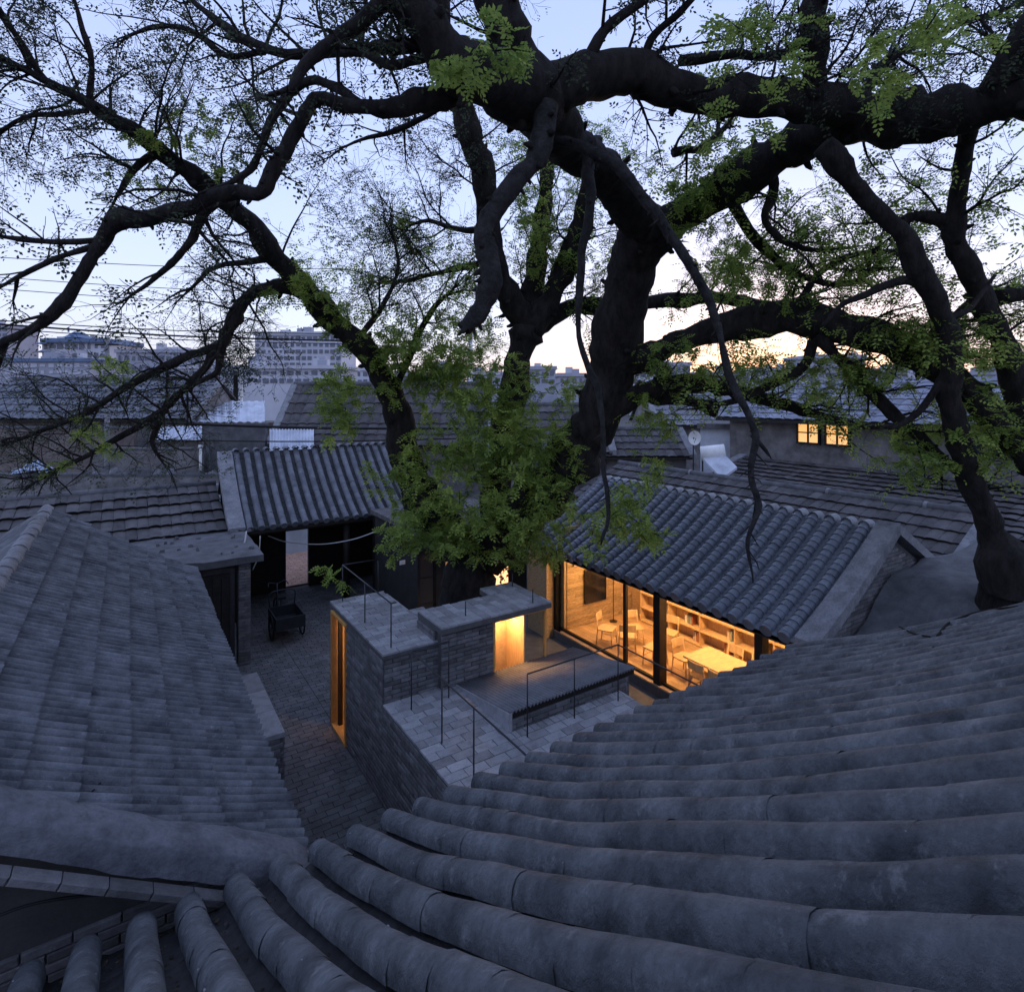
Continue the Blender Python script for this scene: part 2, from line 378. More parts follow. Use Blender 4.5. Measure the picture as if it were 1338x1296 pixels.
def paving(part, x0, x1, y0, y1, z, along, m, bl=.3, bw=.15, t=.03, joint=.008, limit=300, name='paver', jit=.003, bond=.5):
    items = []; k = 0
    A0, A1, B0, B1 = (x0, x1, y0, y1) if along == 'x' else (y0, y1, x0, x1)
    b = B0
    while b < B1 - .03:
        w = min(bw, B1 - b); s = A0 - (bl * bond if k % 2 else 0) - R(0, .03)
        while s < A1:
            s0, s1 = max(s, A0), min(s + bl, A1)
            if s1 - s0 > .04:
                ca, cb = (s0 + s1) / 2, b + w / 2
                c = Vector((ca, cb, z) if along == 'x' else (cb, ca, z)) + UP * R(-jit, jit)
                x = Vector((1, 0, 0)) if along == 'x' else Vector((0, 1, 0)); y = Vector((0, 0, -1)); zz = x.cross(y)
                M = frame(c, x, y, zz) @ Matrix.Rotation(R(-.008, .008), 4, 'X') @ Matrix.Rotation(R(-.006, .006), 4, 'Z')
                items.append((bt(s1 - s0 - joint, w - joint, t, .004), M))
            s += bl
        b += bw; k += 1
    pieces(part, name, items, m, limit)
EX, EY = Vector((1, 0, 0)), Vector((0, 1, 0))
def catmull(pts, sub=6):
    pts = [Vector(p) for p in pts]; q = [pts[0] * 2 - pts[1]] + pts + [pts[-1] * 2 - pts[-2]]; out = []
    for i in range(1, len(q) - 2):
        for k in range(sub):
            t = k / sub; a, b, c, d = q[i - 1], q[i], q[i + 1], q[i + 2]
            out.append(.5 * ((2 * b) + (c - a) * t + (2 * a - 5 * b + 4 * c - d) * t * t + (3 * b - a - 3 * c + d) * t ** 3))
    return out + [pts[-1]]
def wire(name, pts, r, m, label, cat='cable', group=None, sub=6, sides=5):
    o = MB().tube(catmull(pts, sub), r, sides).build(name, m, None, True); return tag(o, label, cat, group)

# ------------------------------------------------------------------ ground
g = MB(); g.quad((-900, -900, -.03), (900, -900, -.03), (900, 900, -.03), (-900, 900, -.03)); struct('ground', g, M_ground)
g = MB(); g.box(.2, 9.2, 4.4, 18.6, -.028, -.016); pav = struct('courtyard_paving', g, M_brick_core)
paving(pav, .9, 3.13, 4.6, 18.6, -.016, 'x', M_alley, .25, .125, .016, .008, 300)
paving(pav, 3.13, 5.9, 10.8, 18.6, -.016, 'x', M_alley, .25, .125, .016, .008, 150)
g = MB(); g.box(5.9, 9.0, 4.45, 18.6, -.0155, .0); g.build('plain_paving', M_alley, pav)
g = MB(); g.box(-20, 20, 18.95, 22.8, -.029, .01); st = struct('street', g, M_brick_core)
paving(st, 3.0, 6.2, 18.95, 22.8, .01, 'x', M_lit_red_pave, .3, .15, .014, .006, 120)

# ------------------------------------------------------------------ foreground house (its front roof carries the camera view)
fh = thing('foreground_house', 'house with big round grey cover tiles on a roof sloping down to the alley', 'house', (3, 0, 0))
fprof = lambda d: 2.66 + .46 * d + .028 * d * d
b = MB(); b.box(-1.5, 7.2, 3.55, 3.75, 0, 2.78); b.box(7.0, 7.2, -3, 3.55, 0, 2.9); b.prism([(7.0, 3.55, 2.78), (7.0, 0, 4.6), (7.0, 0, 2.78)], (.2, 0, 0)); b.build('wall', M_wall_dark, fh)
fr = deck(fh, 'roof', (-1.5, 4.27, 0), EX, -EY, 8.98, fprof, 4.5, .08, M_soffit, steps=8, drop=.09)
roll_roof(fr, (-1.5, 4.27, 0), EX, -EY, 8.9, fprof, 4.5, .272, .084, .36, M_roll, first=.21, taper=.0, plate=False, jitter=.0, ringjit=.022, pan_course=.13, pan_dip=.1, squash=1.22, wave=.026, odd=.34)
capr = MB()
for i in range(33):      # mortar plugs closing each roll at the eave
    s = -1.5 + .21 + .272 * i
    if s > 7.4: break
    c = Vector((s, 4.275, fprof(0) + .0)); vs = []
    for k in range(11):
        a = math.pi * k / 10; vs.append(c + Vector((-math.cos(a) * .084, -.01, math.sin(a) * .1025)))
    vs.append(c + Vector((0, .035, .03))); e = MB().add(vs, [(k, k + 1, 11) for k in range(10)] + [(10, 0, 11)])
    e.build('roll_end', M_tile, fr, True)
v = MB()
for i in range(8):
    d0, d1 = 4.5 * i / 8, 4.5 * (i + 1) / 8
    v.prism([(7.44, 4.27 - d0, fprof(d0) - .12), (7.44, 4.27 - d1, fprof(d1) - .12), (7.44, 4.27 - d1, fprof(d1) + .03), (7.44, 4.27 - d0, fprof(d0) + .03)], (.12, 0, 0))
v.build('verge', M_cement, fh)
b = MB(); b.box(-1.5, 7.56, -.5, -.22, fprof(4.5) - .1, fprof(4.5) + .12); b.build('ridge', M_cement, fh)
b = MB(); b.prism([(-1.5, -.3, fprof(4.5) - .1), (-1.5, -4.8, 2.66), (7.5, -4.8, 2.66), (7.5, -.3, fprof(4.5) - .1)], (0, 0, -.1)); b.build('back_slope', M_tile, fh)

# ------------------------------------------------------------------ left wing with machine-made tiles
lw = thing('left_wing_house', 'long low house with weathered ribbed tiles and a cement-capped near gable', 'house', (-1.2, 9, 0))
U0, U1 = 4.7, 13.5
lprof = lambda d: 2.38 + .57 * d + .03 * d * d
b = MB(); b.box(-3.4, .75, U0 + .12, U1 - .1, 0, 2.5); b.prism([(-3.4, U0 + .12, 2.5), (.75, U0 + .12, 2.5), (-1.2, U0 + .12, 3.75)], (0, U1 - .1 - U0 - .12, 0)); lwall = b.build('wall', M_wall_dark, lw)
brick_face(lwall, (-3.4, U0 + .12, 0), EX, -EY, 4.15, .0, 2.45, M_brick, limit=60)
lr = deck(lw, 'roof', (1.13, U0, 0), EY, -EX, U1 - U0, lprof, 2.35, .07, M_soffit, drop=.03)
tiled_rows(lr, (1.13, U0, 0), EY, -EX, U1 - U0, lprof, 2.35, .24, .29, M_tile_old, ribs=2, amp=.055, lift=.06, jitter=.002)
lrb = deck(lw, 'back_roof', (-3.57, U0, 0), EY, EX, U1 - U0, lprof, 2.35, .07, M_soffit, drop=.03)
tiled_rows(lrb, (-3.57, U0, 0), EY, EX, U1 - U0, lprof, 2.35, .29, .29, M_tile_old, ribs=2, amp=.022, lift=.026, limit=60)
# ridge: rounded cap pieces
items = []
T = [half_tile(.1, .108, .4, seed=s, jit=.05, rings=2) for s in range(3)]
yy = U0 + .1
while yy < U1 - .05:
    items.append((T[rng.randrange(3)], frame((-1.22 + R(-.012, .012), yy + .4, lprof(2.35) - .01 + R(-.01, .012)), -EX, -EY, UP))); yy += .385
pieces(lw, 'ridge_tile', items, M_cement, 60, True)
# thick cement cap along the near rake
def lump(path, wa, wd, hgt, name, m, parent, seed=0, n=60, K=12, hood=None):
    mb = MB(); vs = []; pts = catmull(path, 8); wa, wd = Vector(wa), Vector(wd)
    for i, p in enumerate(pts):
        f = i / (len(pts) - 1)
        for k in range(K + 1):
            a = math.pi * k / K
            w = -math.cos(a); hh = math.sin(a) ** .7
            taper = min(1, (1 - f) * 10 + .25, f * 30 + .6)
            q = p + wa * w * (.95 + .1 * mnoise.noise(p * 2 + Vector((seed, 0, 0)))) + UP * hgt * hh * taper
            q += Vector((0, 1, 1)) * .016 * mnoise.noise(q * 4 + Vector((seed, 5, 0))) + Vector((0, 1, 1)) * .012 * mnoise.noise(q * 13)
            if k in (0, K): q -= UP * wd.z
            vs.append(q)
    Kp = K + 1
    mb.add(vs, [(i * Kp + k, i * Kp + k + 1, (i + 1) * Kp + k + 1, (i + 1) * Kp + k) for i in range(len(pts) - 1) for k in range(K)] + [tuple((len(pts) - 1) * Kp + k for k in range(Kp)), tuple(range(Kp))[::-1]])
    return mb.build(name, m, parent, True)
lump([(-1.3, 4.58, 3.86), (-.7, 4.58, 3.56), (0, 4.58, 3.1), (.6, 4.58, 2.76), (1.17, 4.6, 2.42)], (0, .19, 0), (0, 0, .14), .1, 'gable_cap', mat('cap_cement', (.12, .127, .145), .85, .35, 4, (.2, .21, .235), .7, 26, smear=(.07, .074, .085), sscale=4, sth=.56, fine=.25), lw)
items = []
for i in range(10):       # brick drip course under the cap
    f = i / 10; x0 = -1.25 + 2.3 * f; x1 = x0 + .225; za, zb = 3.66 - (x0 + 1.25) * .6, 3.66 - (x1 + 1.25) * .6
    y = Vector((x1 - x0, 0, zb - za)).normalized(); items.append((bt(.255, .05, .1), frame(((x0 + x1) / 2, 4.4, (za + zb) / 2 + .005), y, EY, y.cross(EY))))
pieces(lw, 'drip_brick', items, M_brick, 40)
# far gable edge, mortar strip
b = MB()
for i in range(6):
    d0, d1 = 2.35 * i / 6, 2.35 * (i + 1) / 6
    b.prism([(1.13 - d0, U1 - .02, lprof(d0) - .1), (1.13 - d1, U1 - .02, lprof(d1) - .1), (1.13 - d1, U1 - .02, lprof(d1) + .05), (1.13 - d0, U1 - .02, lprof(d0) + .05)], (0, .12, 0))
    b.prism([(-3.57 + d0, U1 - .02, lprof(d0) - .1), (-3.57 + d1, U1 - .02, lprof(d1) - .1), (-3.57 + d1, U1 - .02, lprof(d1) + .05), (-3.57 + d0, U1 - .02, lprof(d0) + .05)], (0, .12, 0))
b.build('far_verge', M_cement, lw)

def slab_block(name, x0, x1, y0, y1, z, label):
    t = thing(name, label, 'masonry block', ((x0 + x1) / 2, (y0 + y1) / 2, 0))
    w = MB(); w.box(x0 + .03, x1 - .03, y0 + .03, y1 - .03, 0, z - .06); wb = w.build('body', M_brick_core, t)
    brick_face(wb, (x0 + .03, y0 + .03, 0), EX, -EY, x1 - x0 - .06, 0, z - .06, M_brick, limit=150)
    brick_face(wb, (x1 - .03, y0 + .03, 0), EY, EX, y1 - y0 - .06, 0, z - .06, M_brick, limit=60)
    nx = max(1, round((x1 - x0) / .45)); ny = max(1, round((y1 - y0) / .7)); items = []
    for i in range(nx):
        for j in range(ny):
            lx, ly = (x1 - x0) / nx, (y1 - y0) / ny
            items.append((bt(lx - .006, ly - .006, .07, .006), frame((x0 + lx * (i + .5), y0 + ly * (j + .5), z - .07 + R(-.002, .002)), EX, -UP, EY)))
    pieces(t, 'coping_slab', items, M_paver, 60)
slab_block('coping_block', .8, 1.84, 8.5, 10.6, 1.3, 'low brick block with pale slab top against the left wing wall')
slab_block('corner_block', .8, 1.58, 5.1, 6.25, 1.25, 'small slab-topped brick block at the near corner of the alley')

# ------------------------------------------------------------------ gatehouse
gh = thing('gatehouse', 'gatehouse with round-tiled roof over a dark passage to the street', 'gatehouse', (5, 18, 0))
gprof = lambda d: 2.46 + .55 * d + .085 * d * d
GL = 5.95
gr = deck(gh, 'roof', (2.35, 16.65, 0), EX, EY, GL, gprof, 2.4, .1, M_soffit, drop=.07)
roll_roof(gr, (2.35, 16.65, 0), EX, EY, GL, gprof, 2.4, .285, .085, .26, M_tile, first=.36, taper=.005, jitter=.003, pan_course=.075, pan_dip=.03, s1=GL - .1)
grb = deck(gh, 'back_roof', (2.35, 20.2, 0), EX, -EY, GL, lambda d: 3.0 + 1.05 * d, 1.15, .1, M_tile_dark, drop=.04)
items = []
Tr = half_tile(.088, .088, .3, seed=2)
for i in range(20):
    s = 2.35 + .36 + .285 * i
    if s > 2.35 + GL - .1: break
    items.append((Tr, frame((s, 19.18, gprof(2.4) + .02), -EX, -EY, UP)))
pieces(gh, 'ridge_saddle', items, M_tile, 40, True)
b = MB()
for i in range(6):
    d0, d1 = 2.4 * i / 6, 2.4 * (i + 1) / 6
    b.prism([(2.2, 16.6 + d0, gprof(d0) - .2), (2.2, 16.6 + d1, gprof(d1) - .2), (2.2, 16.6 + d1, gprof(d1) + .05), (2.2, 16.6 + d0, gprof(d0) + .05)], (.4, 0, 0))
b.build('verge', M_cement, gh)
b = MB(); b.box(2.3, 8.2, 19.0, 19.1, 2.2, 3.7); b.box(2.3, 4.05, 18.72, 18.86, 0, 2.6); b.box(4.75, 8.2, 18.72, 18.86, 0, 2.6); b.box(4.05, 4.75, 18.72, 18.86, 2.15, 2.6)
b.box(2.3, 2.42, 16.75, 18.72, 0, 2.5); b.prism([(2.3, 16.75, 2.5), (2.3, 18.72, 2.5), (2.3, 18.72, 3.8)], (.12, 0, 0)); b.box(8.1, 8.22, 16.75, 18.72, 0, 2.6)
b.build('wall', M_dark_wood, gh)
b = MB(); b.box(2.35, 8.25, 16.78, 16.92, 2.22, 2.44); b.build('eave_beam', M_dark_wood, gh)
for x in (2.5, 5.35, 6.9): MB().tube([(x, 16.85, 0), (x, 16.85, 2.22)], .09, 10).build('post', M_dark_wood, gh, True)
b = MB(); b.box(4.0, 4.06, 18.68, 18.72, 0, 2.2); b.box(4.74, 4.8, 18.68, 18.72, 0, 2.2); b.box(4.06, 4.74, 18.68, 18.72, 2.12, 2.2); b.build('door_frame', M_dark_wood, gh)
sw = thing('street_wall', 'rendered wall, coloured as if lit, across the street seen through the gate', 'wall', (5, 23, 0))
b = MB(); b.box(-4, 14, 22.8, 23.0, 0, 2.7); b.build('render', M_lit_street_wall, sw)
b = MB(); b.box(-4, 14, 22.72, 23.08, 2.7, 2.82); b.build('coping', M_cement, sw)

# lower roof running off to the left of the gatehouse
nr = thing('side_range_house', 'low dark-tiled range joining the gatehouse on its left', 'house', (-4, 18, 0))
nprof = lambda d: 2.42 + .36 * d
nd = deck(nr, 'roof', (-11, 16.8, 0), EX, EY, 13.2, nprof, 2.5, .08, M_soffit, drop=.02)
tiled_rows(nd, (-11, 16.8, 0), EX, EY, 13.2, nprof, 2.5, .25, .48, M_tile_dark, ribs=1, amp=.02, lift=.07, limit=220, jitter=.008)
b = MB(); b.box(-11, 2.25, 17.1, 19.2, 0, 2.45); b.prism([(-11, 17.1, 2.45), (-11, 19.2, 2.45), (-11, 19.2, 3.2)], (13.2, 0, 0)); b.build('wall', M_wall_dark, nr)
b = MB(); b.tube([(-11, 19.3, 3.33), (2.2, 19.3, 3.33)], .1, 8); b.build('ridge', M_cem_dark, nr, True)

# shed with a cement slab between left wing and gatehouse
sh = thing('alley_shed', 'shed with rough cement slab roof and timber door beside the passage', 'shed', (1.2, 15, 0))
b = MB(); nx_, ny_ = 16, 16; vs = []
for zt in (0, 1):
    for i in range(nx_ + 1):
        for j in range(ny_ + 1):
            x, y = -.6 + 3.15 * i / nx_, 13.95 + 2.9 * j / ny_
            p = Vector((x, y, 0)); e = .07 * mnoise.noise(p * 2.1) if i in (0, nx_) or j in (0, ny_) else 0
            vs.append((x + e, y + e, (2.42 if zt else 2.26) + .045 * mnoise.noise(p * 1.7) * zt + (.02 * mnoise.noise(p * 6)) * zt))
Nn = (nx_ + 1) * (ny_ + 1); ix = lambda z, i, j: z * Nn + i * (ny_ + 1) + j
fs = [(ix(1, i, j), ix(1, i + 1, j), ix(1, i + 1, j + 1), ix(1, i, j + 1)) for i in range(nx_) for j in range(ny_)] + [(ix(0, i, j), ix(0, i, j + 1), ix(0, i + 1, j + 1), ix(0, i + 1, j)) for i in range(nx_) for j in range(ny_)]
fs += [(ix(0, i, 0), ix(0, i + 1, 0), ix(1, i + 1, 0), ix(1, i, 0)) for i in range(nx_)] + [(ix(0, nx_, j), ix(0, nx_, j + 1), ix(1, nx_, j + 1), ix(1, nx_, j)) for j in range(ny_)]
fs += [(ix(0, 0, j + 1), ix(0, 0, j), ix(1, 0, j), ix(1, 0, j + 1)) for j in range(ny_)] + [(ix(0, i + 1, ny_), ix(0, i, ny_), ix(1, i, ny_), ix(1, i + 1, ny_)) for i in range(nx_)]
b.add(vs, fs); b.build('slab_roof', M_cem_dark, sh)
b = MB(); b.box(.0, 2.0, 14.2, 16.6, 0, 2.28); b.build('wall', M_wall_dark, sh)
b = MB(); b.box(2.05, 2.3, 14.05, 14.3, 0, 2.3); pl = b.build('pillar', M_brick_core, sh)
brick_face(pl, (2.05, 14.05, 0), EX, -EY, .25, 0, 2.28, M_brick, limit=60)
b = MB(); b.box(1.0, 1.9, 14.14, 14.2, .05, 2.05); dr = b.build('door', M_soffit, sh)
for i in range(5):
    b = MB(); b.box(1.02 + .176 * i, 1.18 + .176 * i, 14.115, 14.14, .1, 2.0); b.build('plank', M_soffit, dr)
b = MB(); b.box(.05, .9, 14.12, 14.2, .9, 2.0); wn = b.build('window', M_pane, sh)
b = MB(); b.box(.03, .92, 14.1, 14.12, .86, .92); b.box(.03, .92, 14.1, 14.12, 1.98, 2.04); b.box(.45, .5, 14.1, 14.12, .92, 1.98); b.build('frame', M_soffit, wn)
b = MB(); b.box(.95, 1.05, 13.85, 14.15, 2.0, 2.05)
for i in range(22):   # rubble lying on the slab edge
    p = PZ(R(205, 330), R(690, 722), 2.46)
    c = R(.03, .08); t = MB(); 
    t.add([(p.x + math.cos(k * 1.05 + i) * c * R(.6, 1.2), p.y + math.sin(k * 1.05 + i) * c * R(.6, 1.2), 2.4) for k in range(6)] + [(p.x + math.cos(k * 1.05 + i) * c * R(.3, .8), p.y + math.sin(k * 1.05 + i) * c * R(.3, .8), 2.44 + c * R(.3, .7)) for k in range(6)],
          [(k, (k + 1) % 6, 6 + (k + 1) % 6, 6 + k) for k in range(6)] + [tuple(range(6, 12))])
    tag(t.build('rubble_chunk', M_cem_dark), 'broken grey tile or mortar chunk lying on the shed slab roof', 'rubble', 'rubble on the shed roof')

# dark room under the great tree, right of the passage
dh = thing('courtyard_room', 'dark brick room under the tree with small lit windows', 'house', (7.2, 14.5, 0))
b = MB()
WY = 13.3
for x0, x1, z0, z1 in ((6.0, 6.05, 0, 2.5), (6.05, 6.5, 0, .1), (6.05, 6.5, 2.05, 2.5), (6.5, 6.75, 0, 2.5), (6.75, 7.25, 0, .75), (6.75, 7.25, 1.75, 2.5), (7.25, 8.2, 0, 2.5), (8.2, 8.75, 0, .75), (8.2, 8.75, 1.5, 2.5), (8.75, 9.3, 0, 2.5)):
    b.box(x0, x1, WY, WY + .15, z0, z1)
b.box(6.0, 6.12, WY + .15, 16.4, 0, 2.5); b.box(9.15, 9.3, WY + .15, 16.4, 0, 2.5); b.box(6.0, 9.3, 16.3, 16.45, 0, 2.5)
dwall = b.build('wall', mat('near_black_wall', (.028, .026, .026), .95, .3, 3), dh)  # one even, near-black wall colour
b = MB(); b.box(5.95, 9.35, WY - .2, 16.5, 2.5, 2.62); b.build('roof', M_tile_dark, dh)
def window_part(house, x0, x1, y, z0, z1, pane, nx=2, nz=2, fr=.035, fm=None, name='window'):
    b = MB(); b.box(x0, x1, y + .06, y + .075, z0, z1); w = b.build(name, pane, house)
    b = MB(); b.box(x0, x1, y + .03, y + .07, z0, z0 + fr); b.box(x0, x1, y + .03, y + .07, z1 - fr, z1); b.box(x0, x0 + fr, y + .03, y + .07, z0 + fr, z1 - fr); b.box(x1 - fr, x1, y + .03, y + .07, z0 + fr, z1 - fr)
    for i in range(1, nx): x = x0 + (x1 - x0) * i / nx; b.box(x - fr * .35, x + fr * .35, y + .035, y + .068, z0 + fr, z1 - fr)
    for i in range(1, nz): z = z0 + (z1 - z0) * i / nz; b.box(x0 + fr, x1 - fr, y + .036, y + .066, z - fr * .35, z + fr * .35)
    b.build('frame', fm or M_soffit, w); return w
M_lit_dim = mat('dim_lit_pane', (.5, .35, .2), .5, .2, 3, bump=0, emit=(1, .5, .16), es=.12)
window_part(dh, 6.75, 7.25, WY, .75, 1.75, M_lit_dim)
window_part(dh, 6.05, 6.5, WY, .1, 2.05, M_pane, 1, 3, name='door')
M_paper = mat('papercut_lit', (.8, .5, .3), .5, .5, 14, (.9, .75, .5), 0, emit=(1, .55, .25), es=.9)
w = window_part(dh, 8.2, 8.75, WY, .75, 1.5, M_paper, 2, 1)
b = MB()
for i in range(26):   # dark paper-cut figures on the pane
    x, z = R(8.45, 8.72), R(.85, 1.42); s = R(.015, .04); b.box(x - s * R(.3, 1), x + s, WY + .052, WY + .058, z - s, z + s * R(.3, 1))
b.build('paper_cutout', mat('red_paper', (.35, .05, .03), .7, .1, bump=0), w)
for px, py in ((526, 735), (543, 722)):
    q = P(px, py, 1); d = q - EYE; t = (WY - .02) / d.y; p = EYE + d * t
    b = MB(); b.box(p.x - .07, p.x + .07, WY - .02, WY - .002, p.z - .05, p.z + .05)
    if px == 526: tag(b.build('wall_notice', M_white), 'small pale paper notice on the dark door post under the tree', 'notice')
    else: tag(b.build('meter_box', M_cement), 'pale grey meter box high on the dark wall under the tree', 'meter box')

# ------------------------------------------------------------------ brick pavilion with walk-on roofs
bp = thing('brick_pavilion', 'small grey brick pavilion with stepped brick terraces and glowing doorway', 'pavilion', (4.5, 8, 0))
b = MB()                                    # wall cores
b.box(3.13, 3.3, 4.45, 8.13, 0, 1.44); b.box(3.3, 4.25, 4.45, 8.13, 1.2, 1.44); b.box(4.25, 6.25, 4.45, 6.52, 0, 1.44)
b.box(3.13, 3.3, 8.13, 9.78, 0, 2.12); b.box(3.13, 3.3, 10.62, 10.72, 0, 2.12); b.box(3.13, 3.3, 9.78, 10.62, 2.08, 2.12)
b.box(3.3, 4.0, 8.13, 8.28, 1.44, 2.12); b.box(4.0, 4.93, 8.02, 8.2, 1.2, 2.36); b.box(4.29, 6.5, 6.53, 6.72, .0, 1.64); b.box(4.2, 4.26, 6.72, 8.02, 0, 1.44); b.box(3.965, 4.0, 8.14, 8.77, 2.12, 2.36)
b.box(3.3, 4.12, 10.6, 10.72, 0, 2.12); b.box(4.0, 4.12, 8.75, 10.6, 0, 2.12); b.box(4.12, 6.0, 8.63, 8.75, 0, 2.36)
cw = b.build('wall', M_brick_core, bp)
brick_face(cw, (3.13, 8.13, 0), EY, -EX, 2.6, .0, 2.12, M_brick, holes=((1.65, 2.49, 0, 2.08),), limit=260)
brick_face(cw, (3.13, 4.45, 0), EY, -EX, 3.68, .0, 1.44, M_brick, limit=300)
brick_face(cw, (3.13, 8.13, 0), EX, -EY, .9, 1.45, 2.12, M_brick, bh=.066)
brick_face(cw, (4.0, 8.02, 0), EX, -EY, .93, 1.45, 2.36, M_brick, bh=.066)
brick_face(cw, (4.25, 6.53, 0), EX, -EY, 2.2, 1.3, 1.64, M_brick, bh=.066)
# terraces
b = MB(); b.box(3.1, 4.14, 8.1, 10.74, 2.12, 2.175); b.box(4.14, 4.42, 8.72, 9.55, 2.12, 2.175); ta = b.build('upper_terrace', M_brick_core, bp)
paving(ta, 3.1, 4.14, 8.1, 10.74, 2.175, 'x', M_paver, .29, .145, .03)
paving(ta, 4.14, 4.42, 8.74, 9.55, 2.175, 'x', M_paver, .29, .145, .03)
b = MB(); b.box(3.96, 6.04, 7.9, 8.77, 2.36, 2.44); b.box(5.35, 6.04, 8.77, 9.15, 2.36, 2.44); tb = b.build('roof_slab', M_brick_core, bp)
paving(tb, 3.96, 6.04, 7.9, 8.77, 2.44, 'y', M_paver, .29, .145, .03); paving(tb, 5.35, 6.04, 8.77, 9.15, 2.44, 'y', M_paver, .29, .145, .03)
b = MB(); b.box(3.1, 4.27, 4.42, 8.1, 1.44, 1.455); b.box(4.27, 6.27, 4.42, 6.54, 1.44, 1.455); tcc = b.build('lower_terrace', M_brick_core, bp)
paving(tcc, 3.1, 4.27, 4.42, 8.1, 1.455, 'x', M_paver, .3, .16, .03); paving(tcc, 4.27, 6.27, 4.42, 6.34, 1.455, 'x', M_paver, .3, .16, .03); paving(tcc, 4.27, 6.27, 6.34, 6.49, 1.455, 'x', M_paver, .11, .16, .034)
b = MB(); b.prism([(4.25, 6.49, 1.44), (4.25, 8.02, 1.44), (4.25, 8.02, 1.49), (4.25, 6.49, 1.73)], (.05, 0, 0)); b.build('roof_kerb', M_paver, bp)
brick_face(cw, (3.965, 8.14, 0), EY, -EX, .62, 2.19, 2.36, M_brick)
# corrugated sheet, falling away from the terrace
b = MB(); n_, k_ = 40 * 6, 2; vs = []
for e in (0, -.012):
    for j, (y, z) in enumerate(((6.5, 1.74), (8.02, 1.5))):
        for i in range(n_ + 1): vs.append((4.27 + 2.36 * i / n_, y, z + .02 * math.sin(2 * math.pi * i / 6) + e))
q = n_ + 1
b.add(vs, [(i, i + 1, q + i + 1, q + i) for i in range(n_)] + [(2 * q + i, 3 * q + i, 3 * q + i + 1, 2 * q + i + 1) for i in range(n_)] + [(2 * q + i, 2 * q + i + 1, i + 1, i) for i in range(n_)] + [(q + i, q + i + 1, 3 * q + i + 1, 3 * q + i) for i in range(n_)])
b.build('corrugated_roof', M_corr, bp, True)
b = MB(); b.box(4.27, 6.6, 6.52, 6.58, 1.64, 1.71); b.build('roof_batten', M_dark_wood, bp)
# doorway lining and the lit room behind
b = MB(); b.box(3.08, 3.5, 9.78, 9.82, .02, 2.08); b.box(3.08, 3.5, 10.58, 10.62, .02, 2.08); b.box(3.08, 3.5, 9.82, 10.58, 2.04, 2.08); b.box(3.08, 3.5, 9.82, 10.58, .0, .05); b.build('door_lining', M_ply, bp)
b = MB(); b.box(3.17, 3.24, 10.42, 10.49, .05, 2.04); b.build('door_mullion', M_dark_wood, bp)
b = MB(); b.box(3.3, 4.0, 8.3, 10.6, .0, .02); b.box(3.95, 4.0, 8.75, 10.6, .02, 2.1); b.box(3.5, 3.95, 10.55, 10.6, .02, 2.1); b.box(3.3, 4.0, 8.28, 10.6, 2.1, 2.12); b.box(4.9, 5.95, 8.58, 8.63, .5, 2.36)
b.box(4.0, 5.95, 8.2, 8.6, .5, .52); b.box(4.93, 4.96, 8.05, 8.6, .5, 2.36); b.box(4.0, 5.95, 8.03, 8.6, 2.34, 2.36); b.box(4.0, 4.03, 8.2, 8.6, .5, 2.34); b.build('plywood_lining', M_oak, bp)
b = MB(); b.box(5.55, 5.58, 8.03, 8.57, .6, 2.34); b.build('inner_panel', M_oak, bp)
b = MB(); b.box(4.93, 6.0, 8.0, 8.05, 2.3, 2.36); b.box(4.93, 4.97, 7.99, 8.04, 1.45, 2.3); b.box(5.96, 6.0, 7.99, 8.04, 1.45, 2.3); b.box(5.96, 6.0, 8.04, 8.6, 2.3, 2.36); b.build('window_frame', M_ply, bp)
b = MB(); b.box(4.97, 5.96, 8.012, 8.018, 1.4, 2.3); b.build('window_pane', M_glass, bp)
def lamp_disc(name, label, x, y, z, watts, r=.09, size=.12, col=(1, .6, .28), soft=.08):
    t = thing(name, label, 'lamp', (x, y, z))
    b = MB(); b.tube([(x, y, z - .01), (x, y, z + .02)], r, 16); b.build('housing', M_white, t)
    b = MB(); b.tube([(x, y, z - .018), (x, y, z - .0105)], r * .85, 16); b.build('diffuser', mat('lamp_glow', (.9, .8, .6), .5, 0, bump=0, fine=0, emit=(1, .62, .28), es=6), t)
    L = bpy.data.lights.new(name + '_light', 'POINT'); L.energy = watts; L.color = col; L.shadow_soft_size = soft
    o = bpy.data.objects.new('bulb', L); C.objects.link(o); o.parent = t; o.location = (0, 0, -.12); return t
lamp_disc('ceiling_lamp', 'round ceiling lamp inside the glowing brick doorway', 3.75, 9.6, 2.08, 13)
lamp_disc('ceiling_lamp', 'round ceiling lamp behind the pavilion window', 5.3, 8.3, 2.3, 12)

# ------------------------------------------------------------------ library
lb = thing('library_house', 'open-fronted library house with new round tiles and warm lit interior', 'house', (10.5, 8, 0))
LU0, LU1 = 4.85, 11.95
bprof = lambda d: 2.27 + .44 * d + .045 * d * d
lbr = deck(lb, 'roof', (8.5, LU0, 0), EY, EX, LU1 - LU0, bprof, 2.5, .1, M_soffit, drop=.06)
roll_roof(lbr, (8.5, LU0, 0), EY, EX, LU1 - LU0, bprof, 2.5, .305, .098, .135, M_tile_new, first=.32, taper=.016, jitter=.002, pan_course=.1, pan_dip=.03, s1=LU1 - LU0, pan_m=M_tile_new, limit=300)
lbb = deck(lb, 'back_roof', (13.4, LU0, 0), EY, -EX, LU1 - LU0, bprof, 2.4, .1, M_tile_dark, drop=.03)
items = []; Tr = half_tile(.103, .103, .22, seed=4)
for i in range(24):
    s = LU0 + .32 + .305 * i
    if s > LU1: break
    items.append((Tr, frame((10.92, s, bprof(2.5) + .0), EY, EX, UP)))
